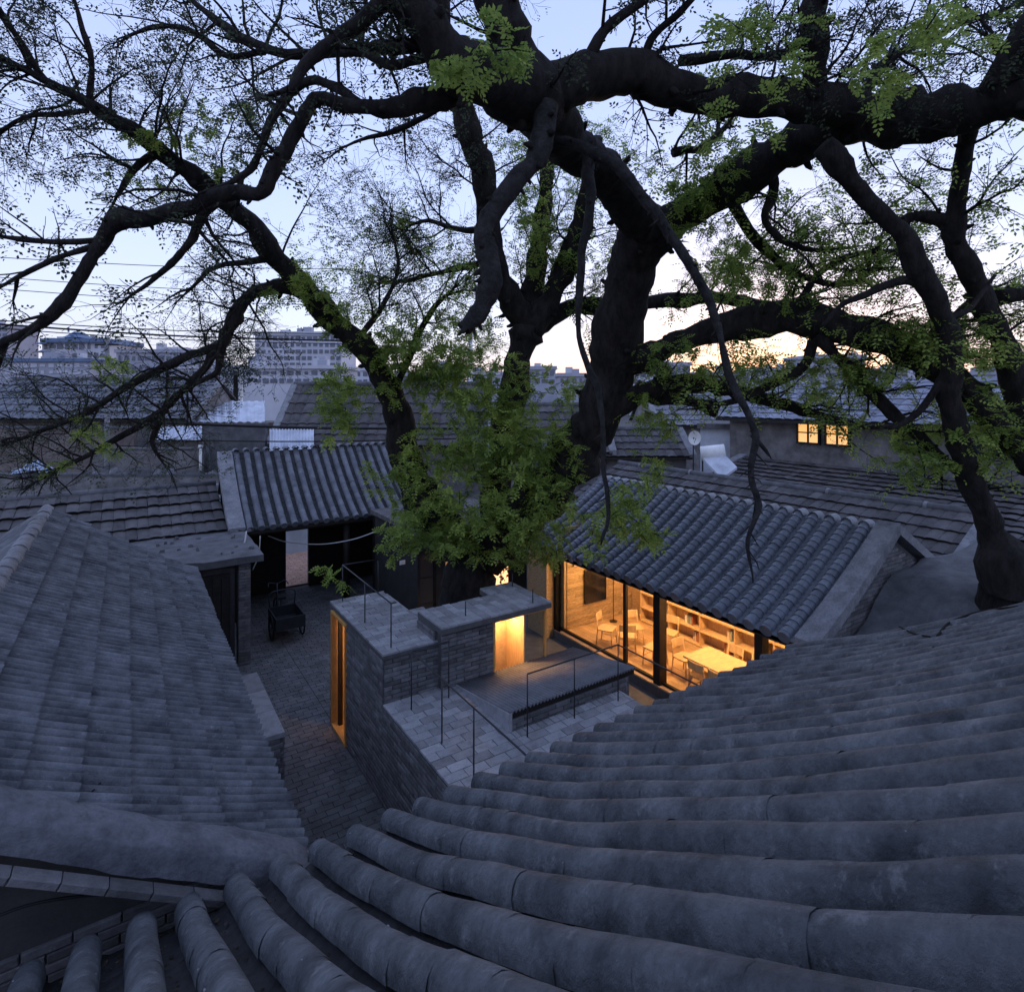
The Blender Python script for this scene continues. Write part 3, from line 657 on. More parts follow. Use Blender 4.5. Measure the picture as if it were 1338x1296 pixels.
pieces(lb, 'ridge_saddle', items, mat('pale_saddle', (.3, .31, .33), .8, .2, 5, rand=.1), 40, True)
b = MB()         # cement verge along the near gable
for i in range(8):
    d0, d1 = 2.62 * i / 8, 2.62 * (i + 1) / 8
    b.prism([(8.42 + d0, LU0 - .22, bprof(d0) - .14), (8.42 + d1, LU0 - .22, bprof(d1) - .14), (8.42 + d1, LU0 - .22, bprof(d1) + .06), (8.42 + d0, LU0 - .22, bprof(d0) + .06)], (0, .36, 0))
b.build('verge', M_cement, lb)
b = MB()
for i in range(4):
    d0, d1 = 2.3 * i / 4, 2.3 * (i + 1) / 4; f = lambda d: bprof(2.62) - .55 * d
    b.prism([(11.04 + d0, LU0 - .2, f(d0) - .12), (11.04 + d1, LU0 - .2, f(d1) - .12), (11.04 + d1, LU0 - .2, f(d1) + .05), (11.04 + d0, LU0 - .2, f(d0) + .05)], (0, .3, 0))
b.build('back_verge', M_cement, lb)
b = MB(); g0 = LU0 - .06
b.prism([(9.0, g0, 0), (13.3, g0, 0), (13.3, g0, 2.3), (11.0, g0, 3.55), (9.0, g0, 2.45)], (0, .2, 0)); gw = b.build('gable_wall', M_brick_core, lb)
items = []; z = .9; k = 0
while z < 3.55:
    s = 8.98 - (.135 if k % 2 else 0)
    while s < 13.2:
        c = s + .135; top = (2.3 + (c - 9) * .6) if c < 11 else 3.5 - (c - 11) * .55
        if z < top - .1: items.append((bt(.26, .06, .03), frame((c, g0, z), EX, EY, UP)))
        s += .27
    z += .068; k += 1
pieces(gw, 'brick', items, M_brick, 300)
b = MB(); b.box(11.25, 11.4, LU0 + .14, 11.2, 0, 2.95); b.build('back_wall', M_lib_wall, lb)
b = MB(); b.box(13.1, 13.3, LU0 + .14, 11.9, 0, 2.3); b.build('rear_wall', M_wall_dark, lb)
b = MB(); b.prism([(8.95, 11.2, 0), (13.3, 11.2, 0), (13.3, 11.2, 2.3), (11.0, 11.2, 3.5), (8.95, 11.2, 2.42)], (0, .2, 0)); ew = b.build('end_wall', M_lib_wall, lb)
z = .22; items = []
while z < 2.7:       # rough boards lining the end wall
    x = 9.02 - R(0, .5)
    while x < 11.2:
        x1 = min(x + R(.7, 1.2), 11.24); x0 = max(x, 9.02)
        if x1 - x0 > .06: items.append((bt(x1 - x0 - .005, .085, .03 + .0), frame(((x0 + x1) / 2, 11.2, z + .045 + 0), EX, EY, UP) @ Matrix.Translation((0, R(0, .012), 0))))
        x = x1 if x1 < 11.24 else 12
    z += .09
pieces(ew, 'board', items, M_lib_wall, 300)
b = MB(); b.box(8.6, 9.0, 11.45, 12.25, 0, 2.4); b.build('end_pier', M_lib_wall, lb)
b = MB(); b.box(8.8, 11.25, LU0 + .14, 11.2, .0, .19); fl = b.build('floor', M_brick_core, lb)
items = []; x = 8.8
while x < 11.2:
    y = LU0 + .14 - R(0, .8)
    while y < 11.2:
        y0, y1 = max(y, LU0 + .14), min(y + 1.2, 11.2)
        if y1 - y0 > .05: items.append((bt(y1 - y0 - .003, .117, .012, .002), frame((x + .06, (y0 + y1) / 2, .19), EY, -UP, EX)))
        y += 1.2
    x += .12
pieces(fl, 'floor_board', items, M_floor, 300)
b = MB(); b.box(8.76, 8.8, LU0 + .1, 11.4, 0, .2); b.build('plinth', M_brick_core, lb)
b = MB(); b.box(9.35, 11.25, LU0 + .14, 11.2, 2.46, 2.49); b.build('ceiling', M_oak, lb)
for y, w in ((11.42, .15), (8.1, .17), (5.85, .15), (4.98, .12)):
    b = MB(); b.box(8.82, 8.82 + w * 1.2, y - w / 2, y + w / 2, .0, 2.11); b.build('column', M_dark_wood, lb)
b = MB(); b.box(8.84, 9.02, LU0, 11.9, 2.1, 2.25); b.build('eave_beam', M_dark_wood, lb)
b = MB(); b.box(8.5, 8.84, LU0, 11.9, 2.2, 2.23); b.box(8.5, 8.53, LU0, 11.95, 2.14, 2.24); b.build('fascia', M_soffit, lb)
for y in (9.08, ):
    b = MB(); b.box(8.9, 8.97, y - .04, y + .04, .2, 2.1); b.build('mullion', M_dark_wood, lb)
b = MB(); b.box(8.9, 8.97, 4.95, 11.35, .19, .25); b.build('sill_rail', M_dark_wood, lb)
b = MB(); b.box(8.9, 8.97, 8.2, 11.35, 2.02, 2.1); b.build('head_rail', M_dark_wood, lb)
for y0, y1 in ((9.13, 11.34), (8.2, 9.03), (5.94, 8.0), (5.05, 5.77)):
    b = MB(); b.box(8.93, 8.938, y0, y1, .25, 2.1); b.build('glass_pane', M_glass, lb)
b = MB(); b.box(9.55, 10.25, 11.1, 11.165, .75, 1.6); sc_ = b.build('wall_screen', M_screen); tag(sc_, 'dark framed screen hung on the board wall inside the library', 'screen')
b = MB(); b.box(9.2, 9.5, 11.12, 11.165, 1.75, 2.1); tag(b.build('wall_panel', M_oak), 'small pale timber panel high on the library board wall', 'panel')
b = MB(); b.tube([(10.35, 10.95, .2), (10.35, 10.95, .22)], .1, 12); b.tube([(10.35, 10.95, .22), (10.35, 10.95, 1.5)], .012, 6); fl_ = b.build('lamp_stand', M_steel); tag(fl_, 'thin black stand with round foot beside the library screen', 'stand')

# bookshelf and books
bs = thing('bookshelf', 'long low pale oak bookshelf along the library back wall', 'bookshelf', (11.1, 7.8, .2))
b = MB(); b.box(11.22, 11.245, 5.05, 10.6, .2, 1.32); b.build('back_panel', M_oak, bs)
for z in (.22, .56, .93, 1.3): MB().box(10.93, 11.22, 5.05, 10.6, z, z + .025).build('shelf', M_oak, bs)
ups = [5.05 + 5.52 * i / 6 for i in range(7)]
for y in ups:
    for z in (.245, .585, .955): MB().box(10.935, 11.215, y, y + .025, z, z + (.314 if z < .3 else .345)).build('divider', M_oak, bs)
cols = [(.55, .2, .08), (.7, .6, .45), (.2, .16, .12), (.6, .45, .2), (.35, .12, .08), (.75, .72, .65), (.25, .3, .3)]
BM = [mat('book_cover_%d' % i, c, .6, .1, 8, bump=0) for i, c in enumerate(cols)]
bname = ['orange', 'cream', 'brown', 'tan', 'dark red', 'white', 'grey green']
for z in (.2455, .5855, .9555):
    for y in ups[:-1]:
        n = rng.choice([3, 4, 5, 6, 2]); p = y + R(.05, .3)
        for i in range(n):
            w, h, d = R(.02, .045), R(.17, .26), R(.13, .18); k = rng.randrange(7)
            if p + w > y + .88: break
            bk = MB(); bk.box(11.2 - d, 11.2, p, p + w, z, z + h)
            tag(bk.build('book', BM[k]), bname[k] + ' book standing upright on the oak library shelf', 'book', bname[k] + ' books on the library shelf'); p += w + .002
for i, (y, dz) in enumerate(((8.3, 0), (8.75, 0), (6.7, 0), (9.9, 0), (7.4, 0))):
    bk = MB(); bk.prism([(10.97, y, 1.3255), (11.17, y, 1.3255), (11.2, y, 1.54), (11.18, y, 1.54)], (0, .24, 0))
    tag(bk.build('picture_book', M_white), 'pale picture book propped on top of the library shelf', 'book', 'picture books on the shelf top')

# table and chairs
tb_ = thing('reading_table', 'pale oak reading table with splayed legs in the library', 'table', (9.56, 7.08, .2))
b = MB(); b.box(9.17, 9.95, 6.43, 7.73, .80, .835); b.build('table_top', M_oak, tb_)
for sx in (-1, 1):
    for sy in (-1, 1):
        MB().tube([(9.56 + sx * .24, 7.08 + sy * .45, .8), (9.56 + sx * .33, 7.08 + sy * .57, .202)], [.028, .018], 8).build('leg', M_oak, tb_, True)
b = MB(); b.box(9.34, 9.78, 6.6, 6.64, .74, .8); b.box(9.34, 9.78, 7.52, 7.56, .74, .8); b.build('apron', M_oak, tb_)
def chair_parts():
    out = []
    b = MB(); vs = []; n = 6
    b.prism([(-.19, -.18, .36), (.19, -.18, .36), (.2, .0, .352), (.19, .18, .36), (-.19, .18, .36), (-.2, 0, .352)], (0, 0, .022)); out.append(('seat', b))
    for x, y in ((-.17, -.16), (.17, -.16)): out.append(('leg', MB().tube([(x * 1.1, y * 1.1, 0), (x, y, .36)], [.013, .016], 6)))
    for x in (-.17, .17): out.append(('leg', MB().tube([(x * 1.1, .2, 0), (x, .165, .36), (x, .21, .69)], [.013, .016, .012], 6)))
    b = MB(); b.prism([(-.185, .185, .52), (0, .215, .52), (.185, .185, .52), (.185, .2, .52), (0, .23, .52), (-.185, .2, .52)], (0, .02, .16)); out.append(('backrest', b))
    for y in (-.17,): out.append(('stretcher', MB().tube([(-.17, -.165, .2), (.17, -.165, .2)], .009, 6)))
    for x in (-.175, .175): out.append(('stretcher', MB().tube([(x, -.17, .15), (x, .18, .15)], .009, 6)))
    return [(nm, mb.data(nm, M_oak, nm == 'leg')) for nm, mb in out]
CP = chair_parts()
def chair(x, y, rz, label, group):
    t = thing('chair', label, 'chair', (x, y, .203), group); t.rotation_euler.z = rz
    for nm, me in CP:
        o = bpy.data.objects.new(nm, me); C.objects.link(o); o.parent = t
ga, gb = 'chairs in the open end of the library', 'chairs round the reading table'
for x, y, a in ((9.3, 10.05, .5), (9.4, 9.5, 2.4), (9.85, 9.75, -.4), (10.3, 9.1, -1.2), (9.45, 8.72, 3.3)):
    chair(x, y, a, 'pale oak chair in the loose group between the library screen and table', ga)
chair(9.62, 8.05, math.pi + math.pi, 'pale oak chair at the end of the reading table facing along it', gb)
for x, y, a in ((9.25, 7.32, math.pi / 2), (9.25, 6.85, math.pi / 2)): chair(x, y, a, 'pale oak chair between the reading table and the glass', gb)
for x, y, a in ((10.12, 7.35, -math.pi / 2), (10.12, 6.8, -math.pi / 2)): chair(x, y, a, 'pale oak chair between the reading table and the bookshelf', gb)
for y in (10.4, 9.2, 8.0, 6.8, 5.7):
    lamp_disc('ceiling_lamp', 'round warm ceiling lamp in the library ceiling', 9.9, y, 2.44, 42, .1)['group'] = 'library ceiling lamps'

# ------------------------------------------------------------------ railings
def railing(label, runs, posts, hgt, r=.011):
    p0 = Vector(posts[0]); t = thing('railing', label, 'railing', p0)
    for q in posts:
        q = Vector(q); MB().tube([q - UP * .02, q + UP * hgt], r * .9, 6).build('post', M_steel, t, True)
    for run in runs:
        for a, b_ in zip(run, run[1:]): MB().tube([Vector(a) + UP * hgt, Vector(b_) + UP * hgt], r, 6).build('rail', M_steel, t, True)
z1, z2, z3 = 1.455, 2.175, 2.44
railing('thin black steel railing round the lower brick terrace', [[(3.4, 7.75, z1), (3.4, 4.62, z1), (6.03, 4.62, z1), (6.03, 6.28, z1), (4.4, 6.28, z1)], [(3.4, 7.75, z1), (4.0, 7.75, z1)]],
        [(3.4, 7.75, z1), (3.4, 6.78, z1), (3.4, 5.95, z1), (3.4, 4.62, z1), (4.0, 7.75, z1), (4.4, 6.28, z1), (5.2, 6.28, z1), (6.03, 6.28, z1), (6.03, 4.62, z1)], .86)
railing('thin steel railing on the upper brick terrace above the doorway', [[(3.3, 8.27, z2), (3.3, 10.62, z2), (3.98, 10.62, z2)], [(3.3, 8.27, z2), (3.38, 8.27, z2)]],
        [(3.3, 8.27, z2), (3.3, 9.42, z2), (3.3, 10.62, z2), (3.98, 10.62, z2)], .69)
for i, (x, y) in enumerate(((4.5, 8.14), (5.73, 8.02), (5.9, 8.9))):
    tag(MB().tube([(x, y, z3 - .02), (x, y, z3 + .26)], .01, 6).build('steel_stub', M_steel, None, True), 'short thin steel stub standing on the pavilion roof slab', 'post', 'steel stubs on the roof slab')

# ------------------------------------------------------------------ neighbouring roofs to the right
def row_house(name, label, ev, eu0, eu1, ez, dv, rise, tw, course, m, ribs=1, amp=.02, lift=.05, limit=300, ridge=True, wallm=None, vm=None, jitter=.006):
    """house whose tiled slope faces the courtyard; eave at v=ev, running along u"""
    t = thing(name, label, 'house', (ev + dv, (eu0 + eu1) / 2, 0)); pf = lambda d: ez + rise / dv * d
    d = deck(t, 'roof', (ev, eu0, 0), EY, EX, eu1 - eu0, pf, dv, .1, M_soffit, drop=.02)
    tiled_rows(d, (ev, eu0, 0), EY, EX, eu1 - eu0, pf, dv, tw, course, m, ribs=ribs, amp=amp, lift=lift, limit=limit, jitter=jitter)
    b = MB(); b.prism([(ev + dv + .02, eu0, ez + rise), (ev + 2 * dv, eu0, ez), (ev + 2 * dv, eu1, ez), (ev + dv + .02, eu1, ez + rise)], (0, 0, -.1)); b.build('back_roof', M_tile_dark, t)
    b = MB(); b.prism([(ev + .3, eu0 + .1, 0), (ev + 2 * dv - .2, eu0 + .1, 0), (ev + 2 * dv - .2, eu0 + .1, ez - .1), (ev + dv, eu0 + .1, ez + rise - .15), (ev + .3, eu0 + .1, ez - .1)], (0, eu1 - eu0 - .2, 0)); b.build('wall', wallm or M_wall_dark, t)
    if ridge:
        b = MB(); b.tube([(ev + dv, eu0, ez + rise + .03), (ev + dv, (eu0 + eu1) / 2, ez + rise + .01), (ev + dv, eu1, ez + rise + .04)], .1, 8); b.build('ridge', M_cem_dark, t, True)
        for k in range(5):
            y = eu0 + (eu1 - eu0) * (k + .5) / 5; b = MB(); b.tube([(ev + dv, y, ez + rise + .02), (ev + dv, y + .08, ez + rise + .02)], .115, 8); b.build('ridge_joint', M_cement, t, True)
    return t
t = row_house('rear_house', 'low house with dark flat tiles just behind the library ridge', 13.6, 4.95, 16.6, 2.25, 2.4, 1.05, .26, .4, M_tile_dark)
b = MB(); b.prism([(13.55, 4.75, 2.12), (16.05, 4.75, 3.25), (16.05, 4.75, 3.42), (13.55, 4.75, 2.3)], (0, .3, 0)); b.build('verge', M_cement, t)
t = row_house('second_rear_house', 'broad shallow tiled roof between the rear house and the lit building', 16.4, 1.5, 13.6, 2.75, 3.3, .85, .3, .32, M_tile_dark, ridge=False, lift=.055)
b = MB(); b.prism([(16.35, 13.5, 2.65), (19.7, 13.5, 3.5), (19.7, 13.5, 3.72), (16.35, 13.5, 2.88)], (0, .35, 0)); b.build('verge', M_cement, t)

lt = thing('lit_window_building', 'taller grey house with a row of glowing windows under a pale roof', 'building', (21.5, 9, 0))
LV = 20.0
wins = []
for px in (1055, 1093, 1187, 1262, 1318):
    d = P(px, 560, 1) - EYE; k = LV / d.x; wins.append((EYE + d * k).y)
b = MB(); b.box(LV + .12, 26, 1.0, 14.6, 0, 5.15); lwl = b.build('wall', M_wall_old, lt)
for i, y in enumerate(wins):
    w = .36 if i in (0, 1) else .34; lit = M_lit if i < 2 else M_pane
    b = MB(); b.box(LV + .06, LV + .11, y - w, y + w, 4.3, 5.0); wn = b.build('window', lit, lt)
    b = MB(); b.box(LV, LV + .118, y - w - .06, y - w, 4.24, 5.06); b.box(LV, LV + .118, y + w, y + w + .06, 4.24, 5.06); b.box(LV, LV + .118, y - w, y + w, 5.0, 5.06); b.box(LV, LV + .118, y - w, y + w, 4.24, 4.3)
    b.box(LV + .02, LV + .055, y - .03, y + .03, 4.3, 5.0); b.box(LV + .02, LV + .055, y - w, y - .03, 4.62, 4.66); b.box(LV + .02, LV + .055, y + .03, y + w, 4.62, 4.66); b.build('frame', M_dark_wood, wn)
lprf = lambda d: 5.1 + .45 * d
ld = deck(lt, 'roof', (LV - .5, .8, 0), EY, EX, 14, lprf, 3.2, .12, M_soffit, drop=.02)
tiled_rows(ld, (LV - .5, .8, 0), EY, EX, 14, lprf, 3.2, .36, .4, mat('pale_blue_tile', (.2, .215, .27), .7, .25, 2, rand=.2), ribs=1, amp=.03, lift=.03, limit=200)

sd = thing('metal_shed', 'grey sheet-metal shed with a dark eave beside the broad roof', 'shed', P(948, 640, 24) * 1)
p0, p1 = P(915, 560, 24), P(985, 560, 23.2); a_ = (p1 - p0); a_.z = 0; nn = Vector((-a_.y, a_.x, 0)).normalized()
def wallbox(p0, p1, z0, z1, depth):
    b = MB(); a = Vector((p0.x, p0.y, 0)); c = Vector((p1.x, p1.y, 0)); n_ = Vector((-(c - a).y, (c - a).x, 0)).normalized()
    if n_.dot(CF) < 0: n_ = -n_
    b.prism([a + UP * z0, c + UP * z0, c + n_ * depth + UP * z0, a + n_ * depth + UP * z0], (0, 0, z1 - z0)); return b
wallbox(p0, p1, 0, 4.6, 3).build('wall', M_metal_white, sd)
e = a_.normalized(); wallbox(p0 - e * .2 - CF * .25, p1 + e * .2 - CF * .25, 4.6, 4.8, 3.4).build('roof', M_cem_dark, sd)
# solar water heater: tank on a tilted collector
hw = thing('solar_water_heater', 'solar water heater with a pale round tank above a sloping dark panel', 'water heater', P(935, 610, 20.5))
b = MB(); b.tube([P(916, 593, 20.5), P(947, 590, 20.3)], .26, 14); b.build('tank', M_white, hw, True)
a, c = P(918, 598, 20.3), P(948, 595, 20.1); dn = (P(944, 630, 19.2) - P(918, 598, 20.3)); dn2 = Vector((dn.x * .6, dn.y * .6, dn.z))
b = MB(); b.prism([a, c, P(963, 610, 19.2), P(943, 625, 19.2)], (0, 0, -.08)); b.build('collector', M_metal_white, hw)
MB().tube([P(944, 624, 19.2), P(944, 660, 19.2)], .03, 6).build('leg', M_steel, hw); MB().tube([P(918, 598, 20.4), P(918, 650, 20.4)], .03, 6).build('leg', M_steel, hw)
# satellite dish
ds = thing('satellite_dish', 'small white satellite dish on a stand near the metal shed', 'satellite dish', P(907, 585, 22))
b = MB(); c = P(907, 572, 22); vs = [c + CF * .08]; n_ = 18
for rr_, off in ((.12, .06), (.24, -.0)):
    for k in range(n_): vs.append(c - CF * (.06 - off) + CR * rr_ * math.cos(2 * math.pi * k / n_) + UP * rr_ * 1.15 * math.sin(2 * math.pi * k / n_))
b.add(vs, [(0, 1 + k, 1 + (k + 1) % n_) for k in range(n_)] + [(1 + k, 1 + n_ + k, 1 + n_ + (k + 1) % n_, 1 + (k + 1) % n_) for k in range(n_)]); b.build('reflector', M_white, ds, True)
MB().tube([c + CF * .06, c + CF * .1 - UP * .3, c + CF * .1 - UP * 2.0], .025, 6).build('mast', M_steel, ds)
MB().tube([c - UP * .2, c - CF * .22], .012, 5).build('feed_arm', M_steel, ds)

def face_house(name, label, px0, px1, yr, ye, Yr, Ye, m, tw=.4, course=.45, ribs=1, wallz=0, gable=True, wallm=None, amp=.03, lift=.05, limit=150):
    """background house with the tiled slope towards the camera, placed by ridge and eave heights at its distance"""
    a, c = P(px0, ye, Ye), P(px1, ye, Ye); zr = P(px0, yr, Yr).z; ze = a.z; a.z = c.z = 0
    along = (c - a); L = along.length; al = along / L; nn = Vector((-al.y, al.x, 0)); nn = nn if nn.dot(CF) > 0 else -nn; D = Yr - Ye
    t = thing(name, label, 'house', (a + c) / 2 + nn * D); pf = lambda d: ze + (zr - ze) / D * d
    d = deck(t, 'roof', a, al, nn, L, pf, D, .1, M_soffit, drop=.02)
    tiled_rows(d, a, al, nn, L, pf, D, tw, course, m, ribs=ribs, amp=amp, lift=lift, limit=limit)
    b = MB(); q = [a + nn * (D + .02) + UP * zr, c + nn * (D + .02) + UP * zr, c + nn * 2 * D + UP * ze, a + nn * 2 * D + UP * ze]; b.prism(q, (0, 0, -.1)); b.build('back_roof', M_tile_dark, t)
    b = MB(); o = a + al * .15; b.prism([o + nn * .35, o + nn * (2 * D - .3), o + nn * (2 * D - .3) + UP * (ze - .1), o + nn * D + UP * (zr - .12), o + nn * .35 + UP * (ze - .05)], al * (L - .3)); b.build('wall', wallm or M_wall_old, t)
    for s in (0, L):
        b = MB(); b.prism([a + al * (s - .12) + UP * (ze - .08), a + al * (s - .12) + nn * D + UP * (zr - .05), a + al * (s - .12) + nn * D + UP * (zr + .14), a + al * (s - .12) + UP * (ze + .12)], al * .3); b.build('verge', M_cement, t)
    b = MB(); b.tube([a + nn * D + UP * (zr + .05), c + nn * D + UP * (zr + .05)], .12, 8); b.build('ridge', M_cem_dark, t, True)
    return t
face_house('gabled_house', 'tall gabled house with ribbed grey tiles behind the gatehouse', 350, 640, 503, 583, 27.5, 24.5, M_tile_dark, .45, .5, 1, amp=.06)
face_house('far_tiled_house', 'house with pale grey roll-tiled roof beyond the rubble lot', -60, 246, 497, 548, 29, 26, M_tile, .42, .5, 1, amp=.06)
face_house('mid_roof_house', 'grey tiled house roof behind the satellite dish', 775, 905, 562, 597, 26, 24, M_tile_dark, .35, .5)
face_house('far_right_house', 'distant pale tiled roof between the trunk and the metal shed', 860, 1010, 506, 556, 36, 32, mat('pale_tile', (.2, .205, .235), .8, .25, 2, rand=.2), .4, .5)
face_house('centre_house', 'tiled house roof glimpsed between the two big trunks', 640, 800, 530, 592, 27, 24, M_tile_dark, .35, .5)
# white sheet-metal roofs on the left
def sheet_roof(name, label, px0, px1, y0, y1, Y0, Y1, m, wall=True):
    t = thing(name, label, 'shed', P((px0 + px1) / 2, y1, Y1)); b = MB(); n_ = 60; vs = []
    for e in (0, -.03):
        for (yy, Y) in ((y1, Y1), (y0, Y0)):
            for i in range(n_ + 1):
                q = P(px0 + (px1 - px0) * i / n_, yy, Y); q.z += .03 * math.sin(i * 1.5) + e; vs.append(q)
    k = n_ + 1
    b.add(vs, [(i, i + 1, k + i + 1, k + i) for i in range(n_)] + [(2 * k + i, 3 * k + i, 3 * k + i + 1, 2 * k + i + 1) for i in range(n_)] + [(2 * k + i, 2 * k + i + 1, i + 1, i) for i in range(n_)])
    b.build('sheet', m, t)
    wb = wallbox(P(px0 + 2, y1, Y1 + .3), P(px1 - 2, y1, Y1 + .3), 0, P(px0, y1, Y1).z - .1, max(.5, Y0 - Y1 - .5)); wb.build('wall', M_wall_old, t); return t
sheet_roof('white_roof_shed', 'long shed under a pale wrinkled metal sheet roof by the gabled house', 196, 346, 524, 551, 30, 26.5, M_metal_white)
sheet_roof('small_white_roof_shed', 'small lean-to under a pale sheet in front of the long shed', 205, 272, 557, 575, 25.8, 24, M_metal_white)
sheet_roof('blue_sheet_lean_to', 'lean-to with crumpled pale sheet against the gabled house', 352, 410, 561, 592, 24.3, 22.8, M_metal_white)
def lot_wall(name, label, px0, px1, ytop, Y, m, thick=.25, coping=True):
    a, c = P(px0, ytop, Y), P(px1, ytop, Y); t = thing(name, label, 'wall', ((a.x + c.x) / 2, (a.y + c.y) / 2, 0))
    wallbox(a, c, -.02, a.z, thick).build('render', m, t)
    e = (c - a).normalized(); wallbox(a - CF * .04 - e * .03, c - CF * .04 + e * .03, a.z, a.z + .08, thick + .08).build('coping', M_cem_dark, t); return t
lot_wall('yard_wall', 'grey rendered yard wall beside the gabled house', 264, 346, 556, 23.5, M_cem_dark)
lot_wall('ruined_wall', 'patchy plaster wall of the ruined plot', 120, 262, 588, 22.5, M_wall_old)
lot_wall('plot_wall', 'brownish plaster wall under the far pale tiled house', -60, 175, 560, 24.5, mat('brown_plaster', (.17, .145, .135), .95, .35, 1.2, None, .4, 15))
lot_wall('low_lot_wall', 'low broken wall with stones along its top behind the side range', -60, 285, 622, 21.2, M_wall_old)
for i in range(30):
    px = R(10, 280); p = P(px, R(612, 621), 21.3); c = R(.08, .22); t = MB(); z0 = P(0, 622, 21.2).z + .08
    p.z = z0 - .01
    t.add([(p.x + math.cos(k * 1.26 + i) * c * R(.7, 1.2), p.y + math.sin(k * 1.26 + i) * c * .5, z0 - .01) for k in range(5)] + [(p.x + math.cos(k * 1.26 + i) * c * R(.3, .9), p.y + math.sin(k * 1.26 + i) * c * .4, z0 + c * R(.4, 1.1)) for k in range(5)],
          [(k, (k + 1) % 5, 5 + (k + 1) % 5, 5 + k) for k in range(5)] + [tuple(range(5, 10))])
    tag(t.build('loose_stone', M_cem_dark if i % 3 else M_cement), ('loose grey stone' if i % 3 else 'pale loose stone') + ' lying on the low broken wall', 'stone', ('grey' if i % 3 else 'pale') + ' stones on the low broken wall')

# ------------------------------------------------------------------ far town
def block(name, label, px0, px1, ytop, Y, depth, m, cols, rows, ybot=505, roofm=None, win=M_hazed_win, extra=0):
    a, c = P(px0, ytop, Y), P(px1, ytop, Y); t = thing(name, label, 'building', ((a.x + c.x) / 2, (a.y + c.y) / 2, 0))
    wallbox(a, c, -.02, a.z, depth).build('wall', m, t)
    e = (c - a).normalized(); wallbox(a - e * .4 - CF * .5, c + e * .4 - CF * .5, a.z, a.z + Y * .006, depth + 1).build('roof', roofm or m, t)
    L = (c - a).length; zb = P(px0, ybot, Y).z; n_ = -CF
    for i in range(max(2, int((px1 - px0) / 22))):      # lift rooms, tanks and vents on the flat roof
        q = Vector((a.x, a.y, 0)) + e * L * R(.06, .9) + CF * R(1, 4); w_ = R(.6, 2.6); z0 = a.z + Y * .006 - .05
        wallbox(q, q + e * w_, z0, z0 + R(.5, 2.0), R(1, 2.5)).build('roof_box', M_hazed_mid if rng.random() < .5 else M_hazed_pale, t)
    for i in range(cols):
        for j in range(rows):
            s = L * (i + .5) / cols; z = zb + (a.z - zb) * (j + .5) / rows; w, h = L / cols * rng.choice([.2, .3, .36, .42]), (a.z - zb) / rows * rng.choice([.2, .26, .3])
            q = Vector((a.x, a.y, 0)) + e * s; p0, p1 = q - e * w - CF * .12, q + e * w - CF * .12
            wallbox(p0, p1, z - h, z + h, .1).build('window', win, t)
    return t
pg = block('palace_roofed_building', 'distant pale building crowned by a small pavilion roof', 55, 140, 447, 190, 18, M_hazed_pale, 9, 3, 482, M_far_roof)
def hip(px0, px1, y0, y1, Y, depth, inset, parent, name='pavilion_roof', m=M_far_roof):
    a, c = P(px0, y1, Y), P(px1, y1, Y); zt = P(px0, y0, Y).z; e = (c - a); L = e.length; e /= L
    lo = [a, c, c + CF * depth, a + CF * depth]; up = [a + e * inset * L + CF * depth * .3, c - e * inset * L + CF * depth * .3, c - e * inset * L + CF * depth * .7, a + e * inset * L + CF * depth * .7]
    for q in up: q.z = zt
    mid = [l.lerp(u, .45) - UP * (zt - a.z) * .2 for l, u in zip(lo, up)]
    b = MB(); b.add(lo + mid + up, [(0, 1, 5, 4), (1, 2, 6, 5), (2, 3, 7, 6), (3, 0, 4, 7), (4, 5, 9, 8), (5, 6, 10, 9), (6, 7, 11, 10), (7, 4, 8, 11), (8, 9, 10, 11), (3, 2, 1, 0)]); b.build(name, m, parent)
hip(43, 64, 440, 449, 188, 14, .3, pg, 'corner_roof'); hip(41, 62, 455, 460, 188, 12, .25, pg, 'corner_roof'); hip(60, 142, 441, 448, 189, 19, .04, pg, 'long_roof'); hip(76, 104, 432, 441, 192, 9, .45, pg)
wallbox(P(83, 444, 193), P(96, 444, 193), P(83, 446, 193).z, P(83, 440, 193).z, 6).build('lantern', M_hazed_pale, pg)
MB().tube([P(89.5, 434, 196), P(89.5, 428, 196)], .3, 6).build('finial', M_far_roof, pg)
block('far_slab_block', 'far grey apartment slab below the pavilion-roofed building', -40, 118, 473, 130, 12, M_hazed_mid, 14, 3, 500, M_far_roof, M_hazed_pale)
block('far_tower', 'haze-coloured tower standing alone left of the pavilion-roofed building', -30, 10, 428, 230, 15, M_hazed_mid, 5, 8, 480)
block('apartment_block', 'pale distant apartment block with many rows of windows', 333, 446, 438, 150, 14, M_hazed_pale, 15, 7, 498)
block('low_apartment_block', 'long low pale apartment block in front of the taller one', 236, 448, 482, 105, 10, M_hazed_pale, 20, 2, 503)
block('long_grey_block', 'long grey far block right of the pavilion-roofed building', 152, 262, 461, 170, 12, M_hazed_mid, 12, 2, 490)
block('sunset_block', 'far dark block low against the sunset glow', 1060, 1130, 468, 160, 15, M_hazed_mid, 8, 3, 495)
